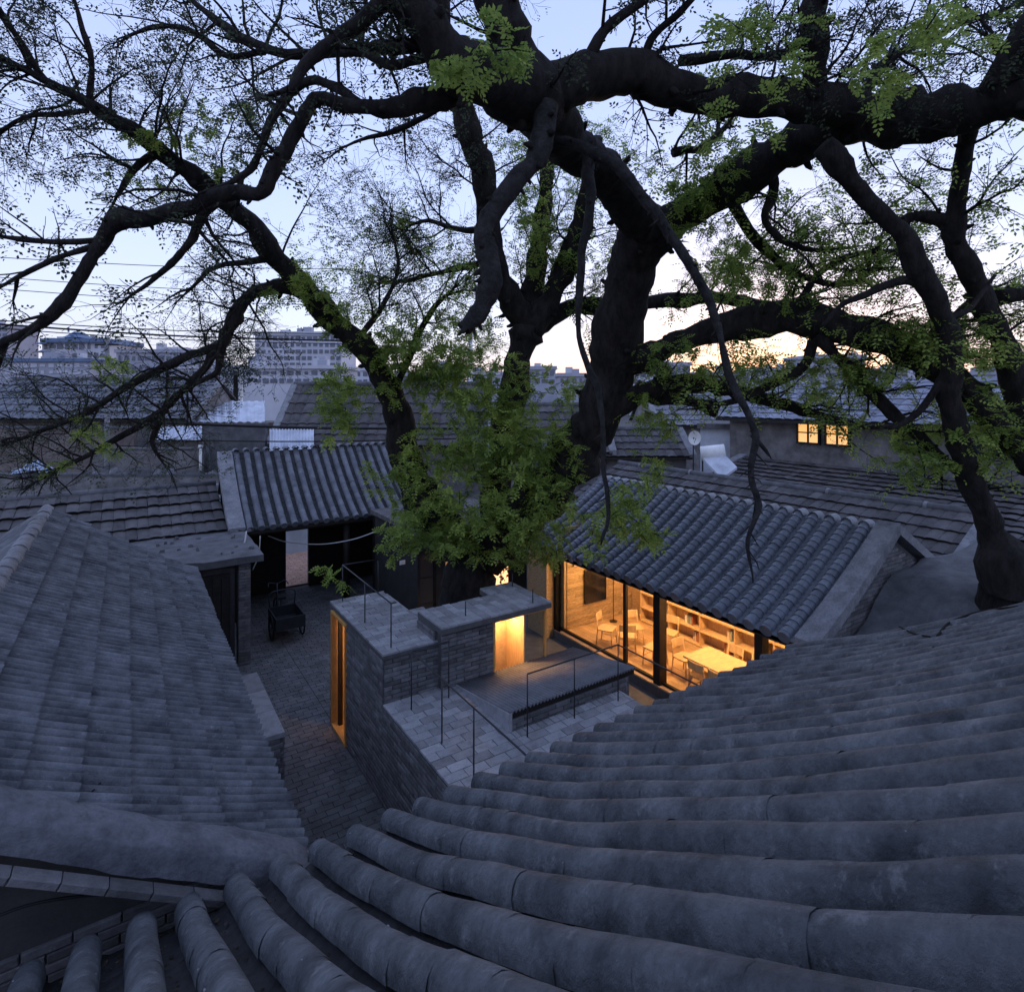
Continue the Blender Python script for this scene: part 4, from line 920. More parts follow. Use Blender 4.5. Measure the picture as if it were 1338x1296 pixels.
for i_, (a_, w_, t_, Y_, c_, r_) in enumerate(((448, 42, 484, 150, 5, 2), (486, 70, 492, 135, 8, 1), (566, 36, 480, 170, 5, 2), (610, 60, 490, 150, 7, 1), (678, 48, 483, 180, 5, 2), (730, 66, 492, 140, 8, 1), (800, 54, 486, 165, 6, 2), (862, 40, 478, 190, 4, 3), (906, 74, 491, 150, 8, 1), (984, 40, 484, 175, 5, 2), (1028, 36, 490, 160, 4, 1), (1134, 52, 486, 165, 6, 2), (1192, 44, 479, 185, 5, 2), (1240, 62, 490, 150, 7, 1), (1306, 50, 483, 175, 5, 2))):
    k_ = 'grey' if i_ % 3 else 'pale'; h_ = 'single-storey-windowed' if r_ == 1 else 'taller'; t = block('low_town_block', 'small %s %s town block along the far horizon behind the tree' % (h_, k_), a_, a_ + w_, t_, Y_, 10, M_hazed_mid if i_ % 3 else M_hazed_pale, c_, r_, 503); t['group'] = '%s %s town blocks along the horizon' % (h_, k_)
# poles and wires
def pole(px, y0, y1, Y, r, label, m=M_white):
    a, c = P(px, y1, Y), P(px, y0, Y); t = thing('utility_pole', label, 'pole', (a.x, a.y, 0))
    MB().tube([Vector((a.x, a.y, 0)), c], [r, r * .75], 8).build('shaft', m, t, True)
    MB().tube([c - UP * .3 - CR * .45, c - UP * .3 + CR * .45], .035, 6).build('cross_arm', M_steel, t)
pole(615, 432, 600, 30, .14, 'pale utility pole behind the leafy trunk')
pole(315, 482, 515, 60, .22, 'short white pole beside the dark far tree')
pole(140, 440, 640, 22.2, .1, 'grey utility pole standing in the ruined plot', M_cement)
pole(274, 565, 640, 21.5, .03, 'thin dark post beside the yard wall', M_steel)
for i, (ya, yb, r) in enumerate(((414, 437, .02), (418, 446, .035), (424, 450, .018), (332, 352, .014), (357, 384, .014), (372, 400, .014))):
    a, c = P(-80, ya, 20), P(470, yb, 24); mid = (a + c) / 2 - UP * .15
    wire('power_line', [a, mid, c], r, M_wire, ('thick black' if r > .03 else 'thin black') + ' power line crossing the sky over the far roofs', 'power line', 'thick lines' if r > .03 else 'thin power lines over the far roofs')
for ya, yb, r in ((552, 560, .05), (575, 573, .025)):
    a, c = P(200, ya, 21), P(600, yb, 22); wire('power_line', [a, (a + c) / 2 - UP * .08, c], r, M_wire, ('heavy black cable' if r > .03 else 'lighter black cable') + ' slung low in front of the pale sheet roofs', 'cable')
wire('house_cable', [P(322, 694, 14.2), P(318, 712, 14), P(300, 735, 13.7), P(262, 750, 13.5)], .018, M_wire_w, 'pale cable drooping from the gatehouse corner across the shed roof')
wire('house_cable', [P(340, 700, 15.2), P(338, 725, 15.1), P(330, 745, 15)], .014, M_wire_w, 'short pale cable hanging beside the shed pillar')
wire('house_cable', [P(350, 700, 16.3), P(375, 708, 16.4), P(420, 711, 16.3), P(460, 705, 16), P(490, 695, 15.5)], .014, M_wire_w, 'pale cable swagged across the gate passage under the eave')
wire('house_cable', [P(0, 0, 1) * 0 + Vector((-.9, 4.45, 2.95)), Vector((-.5, 4.42, 3.0)), Vector((-.1, 4.4, 2.9)), Vector((.3, 4.4, 2.75))], .009, M_wire, 'thin cable running along the gable below the cement cap')

# cement-skinned lean-to roof against the library gable
cl = thing('cement_lean_to', 'lumpy cement-skinned lean-to roof beside the library gable', 'lean-to', (9.5, 3.6, 0))
b = MB(); n_ = 24; vs = []
for i in range(n_ + 1):
    for j in range(n_ + 1):
        x, y = 7.7 + 7.0 * i / n_, 1.2 + 3.5 * j / n_; p = Vector((x, y, 0))
        q_ = max(0, min(1, (x - 9.0) / 2.2)); z = 1.85 + 1.15 * q_ * q_ * (3 - 2 * q_) + .12 * mnoise.noise(p * .9) + .09 * mnoise.noise(p * 2.2) + .035 * mnoise.noise(p * 6)
        vs.append((x, y, z))
b.add(vs, [(i * (n_ + 1) + j, (i + 1) * (n_ + 1) + j, (i + 1) * (n_ + 1) + j + 1, i * (n_ + 1) + j + 1) for i in range(n_) for j in range(n_)]); b.build('skin', M_cem_dark, cl, True)
b = MB(); b.box(7.75, 14.6, 1.25, 4.65, 0, 1.6); b.build('wall', M_wall_dark, cl)

# delivery tricycle parked in the passage
tr = thing('cargo_tricycle', 'dark cargo tricycle with curved handlebar parked in the gate passage', 'tricycle', (3.35, 15.6, 0))
def wheel(c, r, ax):
    t_ = MB(); c = Vector(c); ax = Vector(ax).normalized(); u = ax.orthogonal().normalized(); w_ = ax.cross(u); pts = [c + (u * math.cos(a) + w_ * math.sin(a)) * r for a in [2 * math.pi * k / 20 for k in range(21)]]
    t_.tube(pts, .022, 6, False); o = t_.build('wheel', M_wire, tr, True)
    s = MB()
    for k in range(8): a = math.pi * k / 4; s.tube([c, c + (u * math.cos(a) + w_ * math.sin(a)) * r], .004, 4)
    s.tube([c - ax * .04, c + ax * .04], .02, 8); s.build('spokes', M_steel, o)
bx, by = 3.3, 15.2
wheel((bx - .36, by - .1, .28), .28, EX); wheel((bx + .36, by - .1, .28), .28, EX); wheel((bx, by + 1.15, .28), .28, EX)
b = MB(); b.box(bx - .34, bx + .34, by - .55, by + .4, .34, .37); b.box(bx - .34, bx - .31, by - .55, by + .4, .37, .62); b.box(bx + .31, bx + .34, by - .55, by + .4, .37, .62); b.box(bx - .31, bx + .31, by - .55, by - .52, .37, .62); b.box(bx - .31, bx + .31, by + .37, by + .4, .37, .62); b.build('cargo_box', M_steel, tr)
MB().tube([(bx, by + .4, .4), (bx, by + .75, .42), (bx, by + 1.0, .8), (bx, by + 1.03, 1.0)], .02, 8).build('frame', M_steel, tr, True)
MB().tube([(bx, by + 1.15, .28), (bx, by + 1.02, .8)], .016, 6).build('fork', M_steel, tr)
MB().tube(catmull([(bx - .25, by + .85, 1.0), (bx - .2, by + 1.0, 1.06), (bx, by + 1.04, 1.0), (bx + .2, by + 1.0, 1.06), (bx + .25, by + .85, 1.0)]), .013, 6).build('handlebar', M_steel, tr, True)
b = MB(); b.prism([(bx - .1, by + .42, .76), (bx + .1, by + .42, .76), (bx + .03, by + .72, .76), (bx - .03, by + .72, .76)], (0, 0, .05)); b.build('saddle', M_wire, tr)
MB().tube([(bx, by + .55, .42), (bx, by + .55, .76)], .014, 6).build('seat_post', M_steel, tr)
MB().tube(catmull([(bx + .3, by + .4, .62), (bx + .3, by + .42, .95), (bx, by + .44, 1.0), (bx - .3, by + .42, .95), (bx - .3, by + .4, .62)]), .014, 6).build('guard_rail', M_steel, tr, True)

# ------------------------------------------------------------------ the great scholar tree
tr_rng = random.Random(5)
def TR(a, b): return tr_rng.uniform(a, b)
def limb_path(rows, sub=5):
    """rows: (photo column, row, depth in metres, width in photo px) -> smooth centre line and radii"""
    p = [P(a, b_, Y) for a, b_, Y, w in rows]; r = [w * Y / F / 2 * (.76 if w > 34 else .86) for a, b_, Y, w in rows]
    pts = catmull(p, sub); rad = []
    for i in range(len(r) - 1):
        for k in range(sub): rad.append(r[i] + (r[i + 1] - r[i]) * k / sub)
    rad.append(r[-1])
    rad = [q * (1 + .3 * mnoise.noise(p_ * 2.4) + .12 * mnoise.noise(p_ * 6)) for q, p_ in zip(rad, pts)]
    out = []
    for i, q in enumerate(pts):
        j = Vector((mnoise.noise(q * 1.1 + Vector((3, 0, 0))), mnoise.noise(q * 1.1 + Vector((0, 7, 0))), mnoise.noise(q * 1.1 + Vector((0, 0, 9))))) * min(.1, rad[i] * .5) + Vector((mnoise.noise(q * 3.1), mnoise.noise(q * 3.1 + Vector((5, 5, 0))), mnoise.noise(q * 3.1 + Vector((0, 5, 5))))) * min(.05, rad[i] * .55)
        out.append(q + (j if 0 < i < len(pts) - 1 else Vector()))
    return out, rad
LIMBS = {
 # three stems from one root
 'root': [(606, 915, 12, 150), (606, 860, 12, 105), (608, 800, 12, 92), (612, 750, 12, 88), (622, 715, 12, 95)],
 'stemL': [(622, 725, 12, 70), (585, 690, 12, 66), (548, 645, 12.1, 58), (530, 590, 12.2, 52), (522, 545, 12.2, 50), (505, 500, 12, 46), (470, 450, 11.5, 38), (425, 405, 11, 34), (375, 350, 10.4, 31), (330, 297, 9.8, 30), (280, 250, 9.2, 32), (230, 215, 8.8, 27), (185, 180, 8.5, 22), (140, 150, 8.2, 20), (90, 120, 8, 16), (40, 95, 7.8, 11), (-30, 60, 7.6, 6)],
 'stemM': [(630, 720, 12.2, 60), (645, 660, 12.5, 55), (655, 590, 12.8, 50), (668, 520, 13, 50), (680, 465, 13, 50), (690, 425, 13, 55)],
 'stemM1': [(690, 430, 13, 50), (668, 395, 12.8, 42), (648, 340, 12.5, 38), (638, 280, 12, 40), (630, 220, 11.5, 42), (612, 160, 11, 40), (590, 80, 10.5, 36), (575, 0, 10, 30), (570, -60, 10, 26)],
 'stemM2': [(692, 430, 13, 48), (716, 400, 13, 40), (740, 350, 12.8, 32), (758, 300, 12.5, 28), (772, 240, 12, 24), (780, 180, 11.5, 18)],
 'stemM3': [(692, 420, 13.2, 34), (700, 350, 13.5, 30), (708, 290, 13.5, 26), (714, 230, 13.5, 22), (712, 160, 13.5, 16)],
 'stemM4': [(700, 430, 13.2, 28), (745, 402, 13.5, 26), (800, 402, 13.6, 24), (870, 392, 13.5, 22), (940, 390, 13.2, 20), (1010, 398, 13, 14), (1080, 380, 13, 8)],
 'stemR': [(630, 730, 12, 80), (672, 690, 11.9, 85), (710, 645, 11.8, 88), (745, 600, 11.6, 84), (778, 545, 11.4, 76), (800, 490, 11.2, 86), (812, 430, 11, 80), (822, 370, 10.7, 76), (834, 320, 10.4, 84), (838, 290, 10, 70)],
 'limbA': [(838, 325, 10.4, 70), (826, 280, 9.9, 62), (808, 245, 9.4, 62), (780, 215, 8.7, 66), (750, 190, 8, 76), (722, 155, 7.2, 92), (690, 122, 6.4, 112), (640, 105, 5.9, 100), (595, 75, 5.6, 84), (562, 35, 5.4, 74), (535, -10, 5.3, 68), (515, -70, 5.2, 60)],
 'limbB': [(845, 325, 10.4, 66), (880, 290, 10, 60), (930, 255, 9.6, 62), (985, 220, 9.1, 66), (1045, 185, 8.6, 74), (1110, 155, 8, 84), (1190, 150, 7.4, 86), (1270, 140, 6.9, 84), (1345, 125, 6.5, 80), (1430, 110, 6.2, 70)],
 'limbC': [(690, 125, 6.4, 80), (750, 105, 6.6, 78), (820, 92, 6.9, 74), (880, 118, 7.1, 76), (950, 122, 7.3, 66), (1020, 125, 7.5, 62), (1090, 140, 7.7, 70), (1140, 150, 7.8, 60)],
 'limbD': [(695, 110, 6.3, 78), (668, 50, 6.1, 72), (640, -10, 6, 68), (615, -70, 6, 60)],
 'limbE': [(590, 125, 5.9, 40), (550, 132, 5.8, 34), (500, 140, 5.7, 30), (458, 138, 5.7, 24), (420, 128, 5.7, 22), (398, 145, 5.7, 22), (382, 185, 5.7, 22), (362, 222, 5.7, 22), (345, 250, 5.7, 24), (300, 253, 5.7, 24), (220, 277, 5.8, 24), (155, 290, 5.9, 26), (133, 315, 6, 24), (112, 350, 6, 20), (75, 405, 6, 18), (35, 435, 6, 16), (-40, 470, 6, 12)],
 'limbE2': [(470, 135, 5.7, 16), (440, 115, 5.8, 15), (410, 106, 5.9, 14), (378, 122, 6, 14), (355, 160, 6, 14), (342, 190, 6, 13), (325, 222, 6, 13), (292, 246, 5.8, 12)],
 'limbE3': [(132, 318, 6, 12), (95, 330, 6, 9), (50, 350, 6, 8), (-20, 385, 6, 6)],
 'limbE4': [(135, 312, 6, 10), (90, 316, 6, 9), (35, 314, 6, 8), (-20, 305, 6, 6)],
 'limbE5': [(290, 262, 5.7, 12), (260, 285, 5.8, 16), (250, 315, 5.9, 13), (225, 345, 6, 11), (195, 370, 6.1, 7), (150, 400, 6.3, 4)],
 'limbF': [(405, 385, 10.8, 22), (375, 374, 10.6, 20), (340, 380, 10.4, 20), (312, 402, 10.2, 20), (295, 435, 10, 18), (283, 455, 9.9, 16), (240, 466, 9.8, 12), (175, 500, 9.7, 11), (120, 535, 9.6, 9), (60, 560, 9.6, 7), (-20, 590, 9.6, 5)],
 'limbF2': [(288, 448, 9.9, 14), (268, 480, 9.9, 13), (235, 515, 9.8, 11), (190, 550, 9.8, 11), (120, 592, 9.7, 8), (70, 615, 9.7, 6), (30, 640, 9.7, 4)],
 'limbF3': [(290, 440, 9.9, 12), (283, 485, 9.9, 11), (250, 505, 9.8, 11), (215, 530, 9.8, 11), (203, 560, 9.8, 9), (200, 580, 9.8, 7), (216, 610, 9.8, 4)],
 'limbG': [(355, 335, 10.2, 14), (320, 343, 10, 9), (280, 350, 9.9, 8), (262, 365, 9.8, 6), (225, 400, 9.8, 4)],
 'limbH': [(795, 500, 11.2, 40), (830, 475, 11, 42), (870, 452, 10.7, 40), (920, 435, 10.3, 42), (980, 422, 9.9, 56), (1040, 415, 9.5, 66), (1100, 430, 9.2, 60), (1160, 452, 9, 50), (1215, 478, 8.8, 44), (1265, 510, 8.6, 44), (1310, 550, 8.5, 46), (1360, 610, 8.4, 50)],
 'limbH2': [(790, 540, 11.2, 34), (830, 515, 11.1, 30), (880, 502, 11, 28), (940, 505, 10.9, 24), (1000, 522, 10.8, 20), (1060, 540, 10.7, 14), (1120, 555, 10.6, 9), (1180, 560, 10.6, 5)],
 'limbH3': [(830, 505, 11.3, 24), (860, 518, 11.4, 20), (900, 520, 11.5, 16), (935, 540, 11.5, 12)],
 'limbH4': [(1065, 440, 9.3, 20), (1090, 465, 9.2, 19), (1130, 505, 9.1, 19), (1175, 545, 9, 18), (1215, 585, 9, 15), (1260, 625, 9, 12), (1290, 640, 9, 9)],
 'limbH5': [(1062, 445, 9.3, 14), (1050, 475, 9.4, 14), (1015, 500, 9.5, 13), (970, 520, 9.6, 12), (930, 530, 9.7, 8)],
 'limbI': [(1372, 620, 8.4, 46), (1332, 520, 8.4, 40), (1310, 440, 8.4, 38), (1278, 370, 8.3, 34), (1250, 315, 8.2, 30), (1252, 270, 8.1, 26), (1262, 210, 8, 22), (1270, 150, 7.6, 24)],
 'limbI2': [(1255, 305, 8.2, 24), (1225, 285, 8.2, 20), (1190, 285, 8.2, 16), (1165, 300, 8.2, 12)],
 'limbI3': [(1305, 390, 8.4, 26), (1330, 385, 8.4, 22), (1370, 375, 8.4, 18)],
 'limbJ': [(1060, 125, 7.4, 40), (1066, 70, 7.2, 38), (1070, 10, 7, 36), (1072, -60, 7, 32)],
 'limbK': [(1290, 130, 6.7, 60), (1330, 60, 6.4, 46), (1380, -10, 6.2, 40)],
 'hangA': [(712, 140, 6.2, 44), (706, 190, 6.1, 40), (685, 228, 6, 36), (655, 262, 6, 36), (638, 292, 6, 36), (634, 330, 6, 34), (642, 370, 6, 34), (634, 398, 6, 30), (607, 430, 6, 24)],
 'hangB': [(768, 205, 7.6, 22), (770, 250, 7.4, 20), (762, 330, 7.3, 15), (756, 400, 7.3, 13), (757, 450, 7.3, 11), (782, 505, 7.3, 14), (790, 550, 7.3, 10), (789, 610, 7.3, 9), (795, 670, 7.3, 9), (785, 712, 7.3, 7)],
 'hangC': [(725, 185, 6.8, 26), (775, 198, 6.6, 24), (820, 235, 6.5, 22), (860, 285, 6.4, 20), (893, 330, 6.4, 18), (918, 375, 6.4, 17), (940, 420, 6.4, 16), (948, 470, 6.4, 15), (965, 520, 6.4, 14), (985, 570, 6.4, 14), (980, 620, 6.4, 12), (990, 660, 6.4, 12), (977, 705, 6.4, 9), (984, 762, 6.4, 6)],
 'hangC2': [(982, 568, 6.4, 9), (1000, 590, 6.4, 7), (1008, 600, 6.4, 4)],
 # crown boughs against the sky
 'topA': [(540, -45, 5.3, 30), (480, 20, 5.3, 26), (440, 55, 5.3, 22), (410, 75, 5.2, 20), (390, 100, 5.1, 18), (375, 120, 5.0, 12)],
 'topB': [(575, 55, 5.5, 30), (520, 60, 5.9, 22), (470, 62, 6.4, 18), (400, 72, 6.8, 16), (345, 65, 7, 14), (295, 35, 7.2, 12), (250, 0, 7.4, 9), (215, -30, 7.5, 7)],
 'topC': [(345, 68, 7, 11), (300, 75, 7.1, 9), (250, 40, 7.2, 8), (200, 35, 7.3, 7), (160, 52, 7.4, 4)],
 'topD': [(118, 132, 8.1, 10), (120, 80, 8, 9), (105, 30, 7.9, 7), (90, -30, 7.8, 5)],
 'topE': [(60, 105, 7.9, 11), (30, 60, 7.7, 9), (5, 20, 7.5, 8), (-30, -20, 7.4, 6)],
 'topF': [(105, 130, 8.1, 9), (55, 105, 8.1, 8), (20, 85, 8.1, 8), (-30, 70, 8, 7)],
 'topG': [(115, 145, 8.1, 9), (70, 150, 8, 8), (30, 155, 7.9, 7), (-20, 185, 7.8, 5)],
 'topH': [(205, 200, 8.7, 12), (175, 222, 8.6, 10), (155, 250, 8.5, 9), (148, 265, 8.5, 4)],
 'topI': [(840, 95, 6.9, 18), (850, 50, 6.8, 15), (890, 15, 6.6, 12), (930, -30, 6.5, 9)],
 'topJ': [(760, 95, 6.6, 20), (790, 40, 6.5, 16), (850, -10, 6.4, 12), (890, -50, 6.4, 9)],
 'topK': [(890, 80, 7.1, 16), (960, 70, 7.2, 14), (1010, 75, 7.2, 12), (1060, 55, 7.2, 8)],
 'topL': [(1120, 130, 8, 18), (1160, 80, 8, 15), (1200, 60, 8, 12), (1260, 30, 8, 9), (1320, 10, 8, 6)],
 'topM': [(1005, 215, 9, 20), (1010, 250, 9, 14), (1000, 290, 9, 12), (1040, 320, 9.1, 9), (1090, 330, 9.2, 6)],
 'topN': [(950, 250, 9.5, 18), (1000, 330, 10, 14), (1050, 362, 10.3, 12), (1110, 370, 10.5, 9), (1170, 330, 10.6, 6)],
 'topO': [(880, 200, 8.8, 14), (920, 190, 9, 11), (960, 150, 9.2, 9)],
 'topP': [(520, 500, 12, 12), (545, 440, 12, 11), (570, 400, 12, 8), (600, 370, 12, 5)],
 'topQ': [(640, 300, 12, 12), (600, 300, 12.2, 9), (560, 290, 12.4, 7), (520, 300, 12.5, 4)],
 'topR': [(648, 340, 12.4, 12), (600, 350, 12.5, 9), (540, 365, 12.6, 7), (490, 370, 12.7, 4)],
 'topS': [(470, 440, 11.5, 10), (500, 400, 11.5, 8), (520, 350, 11.5, 6), (510, 290, 11.5, 4)],
 'topT': [(600, 125, 5.9, 12), (560, 150, 6.2, 10), (520, 170, 6.6, 8), (480, 180, 6.8, 6), (440, 195, 7, 3)],
 'topU': [(570, 70, 5.6, 18), (510, 85, 6.0, 14), (470, 60, 6.3, 11), (480, 10, 6.3, 9)],
 'topV': [(1200, 475, 8.8, 14), (1230, 430, 8.8, 11), (1260, 400, 8.8, 8), (1290, 370, 9, 5)],
 'topW': [(1040, 400, 9.5, 12), (1080, 350, 9.5, 10), (1130, 330, 9.6, 8), (1200, 330, 9.8, 5)],
}
tree = thing('scholar_tree', 'ancient many-stemmed tree spreading dark limbs over the courtyard', 'tree', P(606, 915, 12) * 1)
tree.location.z = 0
PATHS = {}
part_of = lambda k: 'trunk' if k in ('root', 'stemR', 'stemL', 'stemM') else 'limb'
for k, rows in LIMBS.items():
    pts, rad = limb_path(rows)
    if k in ('hangB', 'hangC', 'hangC2'): rad = [r * .8 for r in rad]
    PATHS[k] = (pts, rad)
    big = max(rad) > .12
    if part_of(k) == 'limb' and rad[-1] < .06 and k != 'hangA':
        for i_ in range(1, 5): rad[-i_] *= .25 + .17 * i_
    if k == 'root': pts = [Vector((pts[0].x, pts[0].y, -.02))] + pts
    rad2 = ([rad[0] * 1.25] + rad) if k == 'root' else rad
    o = MB().tube(pts, rad2, 20 if big else 8, True, .2 if big else .14).build(part_of(k), M_bark_pale if k.startswith('hang') else M_bark, tree, True)
# knots and broken stubs along limbs
stubs = MB()
for k, (pts, rad) in PATHS.items():
    for i in range(2, len(pts) - 2, 2):
        if rad[i] > .03 and TR(0, 1) < .8:
            t = (pts[i + 1] - pts[i - 1]).normalized(); d = t.cross(Vector((TR(-1, 1), TR(-1, 1), TR(-1, 1)))).normalized(); r = min(.045, rad[i] * TR(.18, .3))
            stubs.tube([pts[i] + d * rad[i] * .7, pts[i] + d * (rad[i] * 1.02 + r * .8) + t * r * .3, pts[i] + d * (rad[i] * 1.05 + r * TR(1.2, 2.4)) + t * r], [r * 1.4, r, r * .5], 6)
pe, pd = PATHS['hangA'][0][-1], (PATHS['hangA'][0][-1] - PATHS['hangA'][0][-3]).normalized()
for i in range(7):      # splintered break
    o_ = Vector((TR(-1, 1), TR(-1, 1), TR(-1, 1))) * .05; stubs.tube([pe + o_ - pd * .04, pe + o_ * 1.1 + pd * TR(.03, .12)], [.03, .005], 5)
stubs.build('knots', M_bark, tree, True, False, 'stuff')

# boughs, twigs and leaves
tw = MB(); SPR = {'green': [], 'dull': []}
def ok(p, near=2.2):
    q = project(p)
    if q is None: return False
    if (p - EYE).length < near: return False
    px, py, Y = q
    if py > 575 and 330 < px < 930: return False
    if py > 650: return False
    return True
def grow(p, d, length, r, level, leafy, kind):
    n = max(3, int(length / .16)); pts = [p.copy()]; rad = [r]; seg = length / n; d = d.normalized()
    for i in range(n):
        k = (.55 if level < 2 else .75)
        d = (d + Vector((TR(-1, 1), TR(-1, 1), TR(-1, 1) + (.05 if level == 0 else -.08))) * k * .55).normalized()
        q = pts[-1] + d * seg
        if not ok(q): break
        pts.append(q); rad.append(max(.0028, r * (1 - .8 * (i + 1) / n)))
    if len(pts) < 3: return
    tw.tube(pts, rad, 5 if r > .015 else 3, False)
    if level < 2:
        m = max(3, int(length * (6.5 if level == 0 else 9)))
        for i in range(m):
            f = TR(.15, 1); j = min(len(pts) - 2, int(f * (len(pts) - 1))); t = (pts[j + 1] - pts[j]).normalized()
            s = t.cross(Vector((TR(-1, 1), TR(-1, 1), TR(-1, 1)))).normalized()
            grow(pts[j], t * .55 + s * TR(.5, 1) + UP * .1, length * TR(.3, .55), rad[j] * .55, level + 1, leafy, kind)
    if level >= 1:
        for j in range(1, len(pts)):
            if TR(0, 1) < leafy * (1 if level == 2 else .6): SPR[kind].append((pts[j], d))
def bough(key, per_m, length, leafy, kind='dull', f0=.15, f1=1, up=.2):
    pts, rad = PATHS[key]; n = len(pts); L = sum((pts[i + 1] - pts[i]).length for i in range(n - 1))
    for c in range(max(1, int(L * per_m * 1.35))):
        f = TR(f0, f1); j = min(n - 2, int(f * (n - 1))); t = (pts[j + 1] - pts[j]).normalized()
        s = t.cross(Vector((TR(-1, 1), TR(-1, 1), TR(-1, 1)))).normalized()
        grow(pts[j] + s * rad[j] * .6, t * .5 + s + UP * up, length * TR(.6, 1.3), min(.022, rad[j] * .45), 0, leafy, kind)
    for c in range(4 if rad[-1] < .05 else 0): grow(pts[-1 - c], (pts[-1] - pts[-3]).normalized() + Vector((TR(-.5, .5), TR(-.5, .5), TR(-.3, .5))), length * TR(.5, .9), max(.006, rad[-1 - c] * .9), 1, leafy, kind)
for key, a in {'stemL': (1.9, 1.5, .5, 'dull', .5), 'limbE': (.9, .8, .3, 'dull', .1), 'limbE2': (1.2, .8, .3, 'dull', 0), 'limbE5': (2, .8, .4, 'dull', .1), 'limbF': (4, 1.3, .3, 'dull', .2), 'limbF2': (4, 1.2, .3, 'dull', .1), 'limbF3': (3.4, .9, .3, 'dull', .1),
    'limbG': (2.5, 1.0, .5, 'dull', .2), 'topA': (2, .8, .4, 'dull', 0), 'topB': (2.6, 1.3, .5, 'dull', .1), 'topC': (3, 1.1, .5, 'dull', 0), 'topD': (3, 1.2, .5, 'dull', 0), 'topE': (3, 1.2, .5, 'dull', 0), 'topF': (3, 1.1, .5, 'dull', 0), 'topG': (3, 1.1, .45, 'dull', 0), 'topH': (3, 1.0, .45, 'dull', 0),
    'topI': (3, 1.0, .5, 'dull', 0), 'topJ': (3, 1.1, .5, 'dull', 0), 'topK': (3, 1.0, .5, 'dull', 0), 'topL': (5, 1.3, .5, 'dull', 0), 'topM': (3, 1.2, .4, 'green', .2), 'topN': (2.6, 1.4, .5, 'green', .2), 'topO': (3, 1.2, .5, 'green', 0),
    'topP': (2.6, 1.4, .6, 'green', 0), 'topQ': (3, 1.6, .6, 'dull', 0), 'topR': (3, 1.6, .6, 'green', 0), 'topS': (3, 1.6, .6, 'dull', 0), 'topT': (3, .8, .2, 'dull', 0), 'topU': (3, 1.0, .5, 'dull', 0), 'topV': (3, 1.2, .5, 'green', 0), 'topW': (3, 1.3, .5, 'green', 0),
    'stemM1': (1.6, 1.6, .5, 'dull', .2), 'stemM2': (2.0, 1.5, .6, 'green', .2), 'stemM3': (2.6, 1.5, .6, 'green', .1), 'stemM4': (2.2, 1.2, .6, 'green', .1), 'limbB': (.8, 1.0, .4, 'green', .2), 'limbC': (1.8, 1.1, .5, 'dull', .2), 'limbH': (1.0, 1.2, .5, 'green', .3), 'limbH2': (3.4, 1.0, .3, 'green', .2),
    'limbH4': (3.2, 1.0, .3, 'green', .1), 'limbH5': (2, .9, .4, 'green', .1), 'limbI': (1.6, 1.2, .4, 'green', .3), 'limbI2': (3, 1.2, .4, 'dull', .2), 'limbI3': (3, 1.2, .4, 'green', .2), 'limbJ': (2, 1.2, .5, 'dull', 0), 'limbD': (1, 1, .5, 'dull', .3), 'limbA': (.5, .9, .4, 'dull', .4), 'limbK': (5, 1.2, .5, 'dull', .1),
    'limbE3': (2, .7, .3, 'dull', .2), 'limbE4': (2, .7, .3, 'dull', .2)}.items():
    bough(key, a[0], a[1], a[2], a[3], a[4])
print('TWIG faces', len(tw.f), 'sprays', len(SPR['green']), len(SPR['dull']))
for key in ('hangB', 'hangC', 'hangA', 'limbH2', 'limbF3'):
    pts, rad = PATHS[key]
    for i in range(4, len(pts) - 1):
        if TR(0, 1) < (.4 if key != 'hangA' else .2):
            t = (pts[i] - pts[i - 1]).normalized(); d = (t * .7 + t.cross(Vector((TR(-1, 1), TR(-1, 1), TR(-1, 1)))).normalized()).normalized(); q = [pts[i]]; L = TR(.06, .22)
            for k in range(4): d = (d + Vector((TR(-1, 1), TR(-1, 1), TR(-1, .4))) * .35).normalized(); q.append(q[-1] + d * L / 3)
            tw.tube(q, [rad[i] * .4, rad[i] * .3, rad[i] * .22, .006, .003], 4, False)
tw.build('twigs', M_bark, tree, True, False, 'stuff')

def spray(mb, p, d, size, pairs):
    """pinnate leaf: drooping stalk with paired leaflets"""
    d = Vector((TR(-1, 1), TR(-1, 1), TR(-.9, .35))) + d * .4; d.normalize()
    s = d.cross(UP); s = s.normalized() if s.length > .1 else EX.copy(); nrm = s.cross(d)
    tilt = TR(-.8, .8); s2 = (s * math.cos(tilt) + nrm * math.sin(tilt)); q = p.copy(); vs = []; fs = []
    for i in range(pairs):
        f = (i + .6) / pairs; c = p + d * size * f - UP * size * .25 * f * f
        ll = size * .42 * (1 - .35 * abs(f - .45)); w = ll * .3
        for sg in (-1, 1):
            a = (s2 * sg + d * .5).normalized(); b_ = a.cross(nrm).normalized()
            o = len(vs); vs += [c, c + a * ll * .5 + b_ * w, c + a * ll, c + a * ll * .5 - b_ * w]; fs.append((o, o + 1, o + 2, o + 3))
    c = p + d * size - UP * size * .25; a = d; b_ = s2; ll = size * .4; o = len(vs); vs += [c, c + a * ll * .5 + b_ * ll * .28, c + a * ll, c + a * ll * .5 - b_ * ll * .28]; fs.append((o, o + 1, o + 2, o + 3))
    mb.add(vs, fs)
lf = MB(); ld_ = MB()
for p, d in SPR['green']:
    spray(lf, p, d, TR(.1, .2), 3)
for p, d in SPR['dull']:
    spray(ld_, p, d, TR(.07, .15), 2)
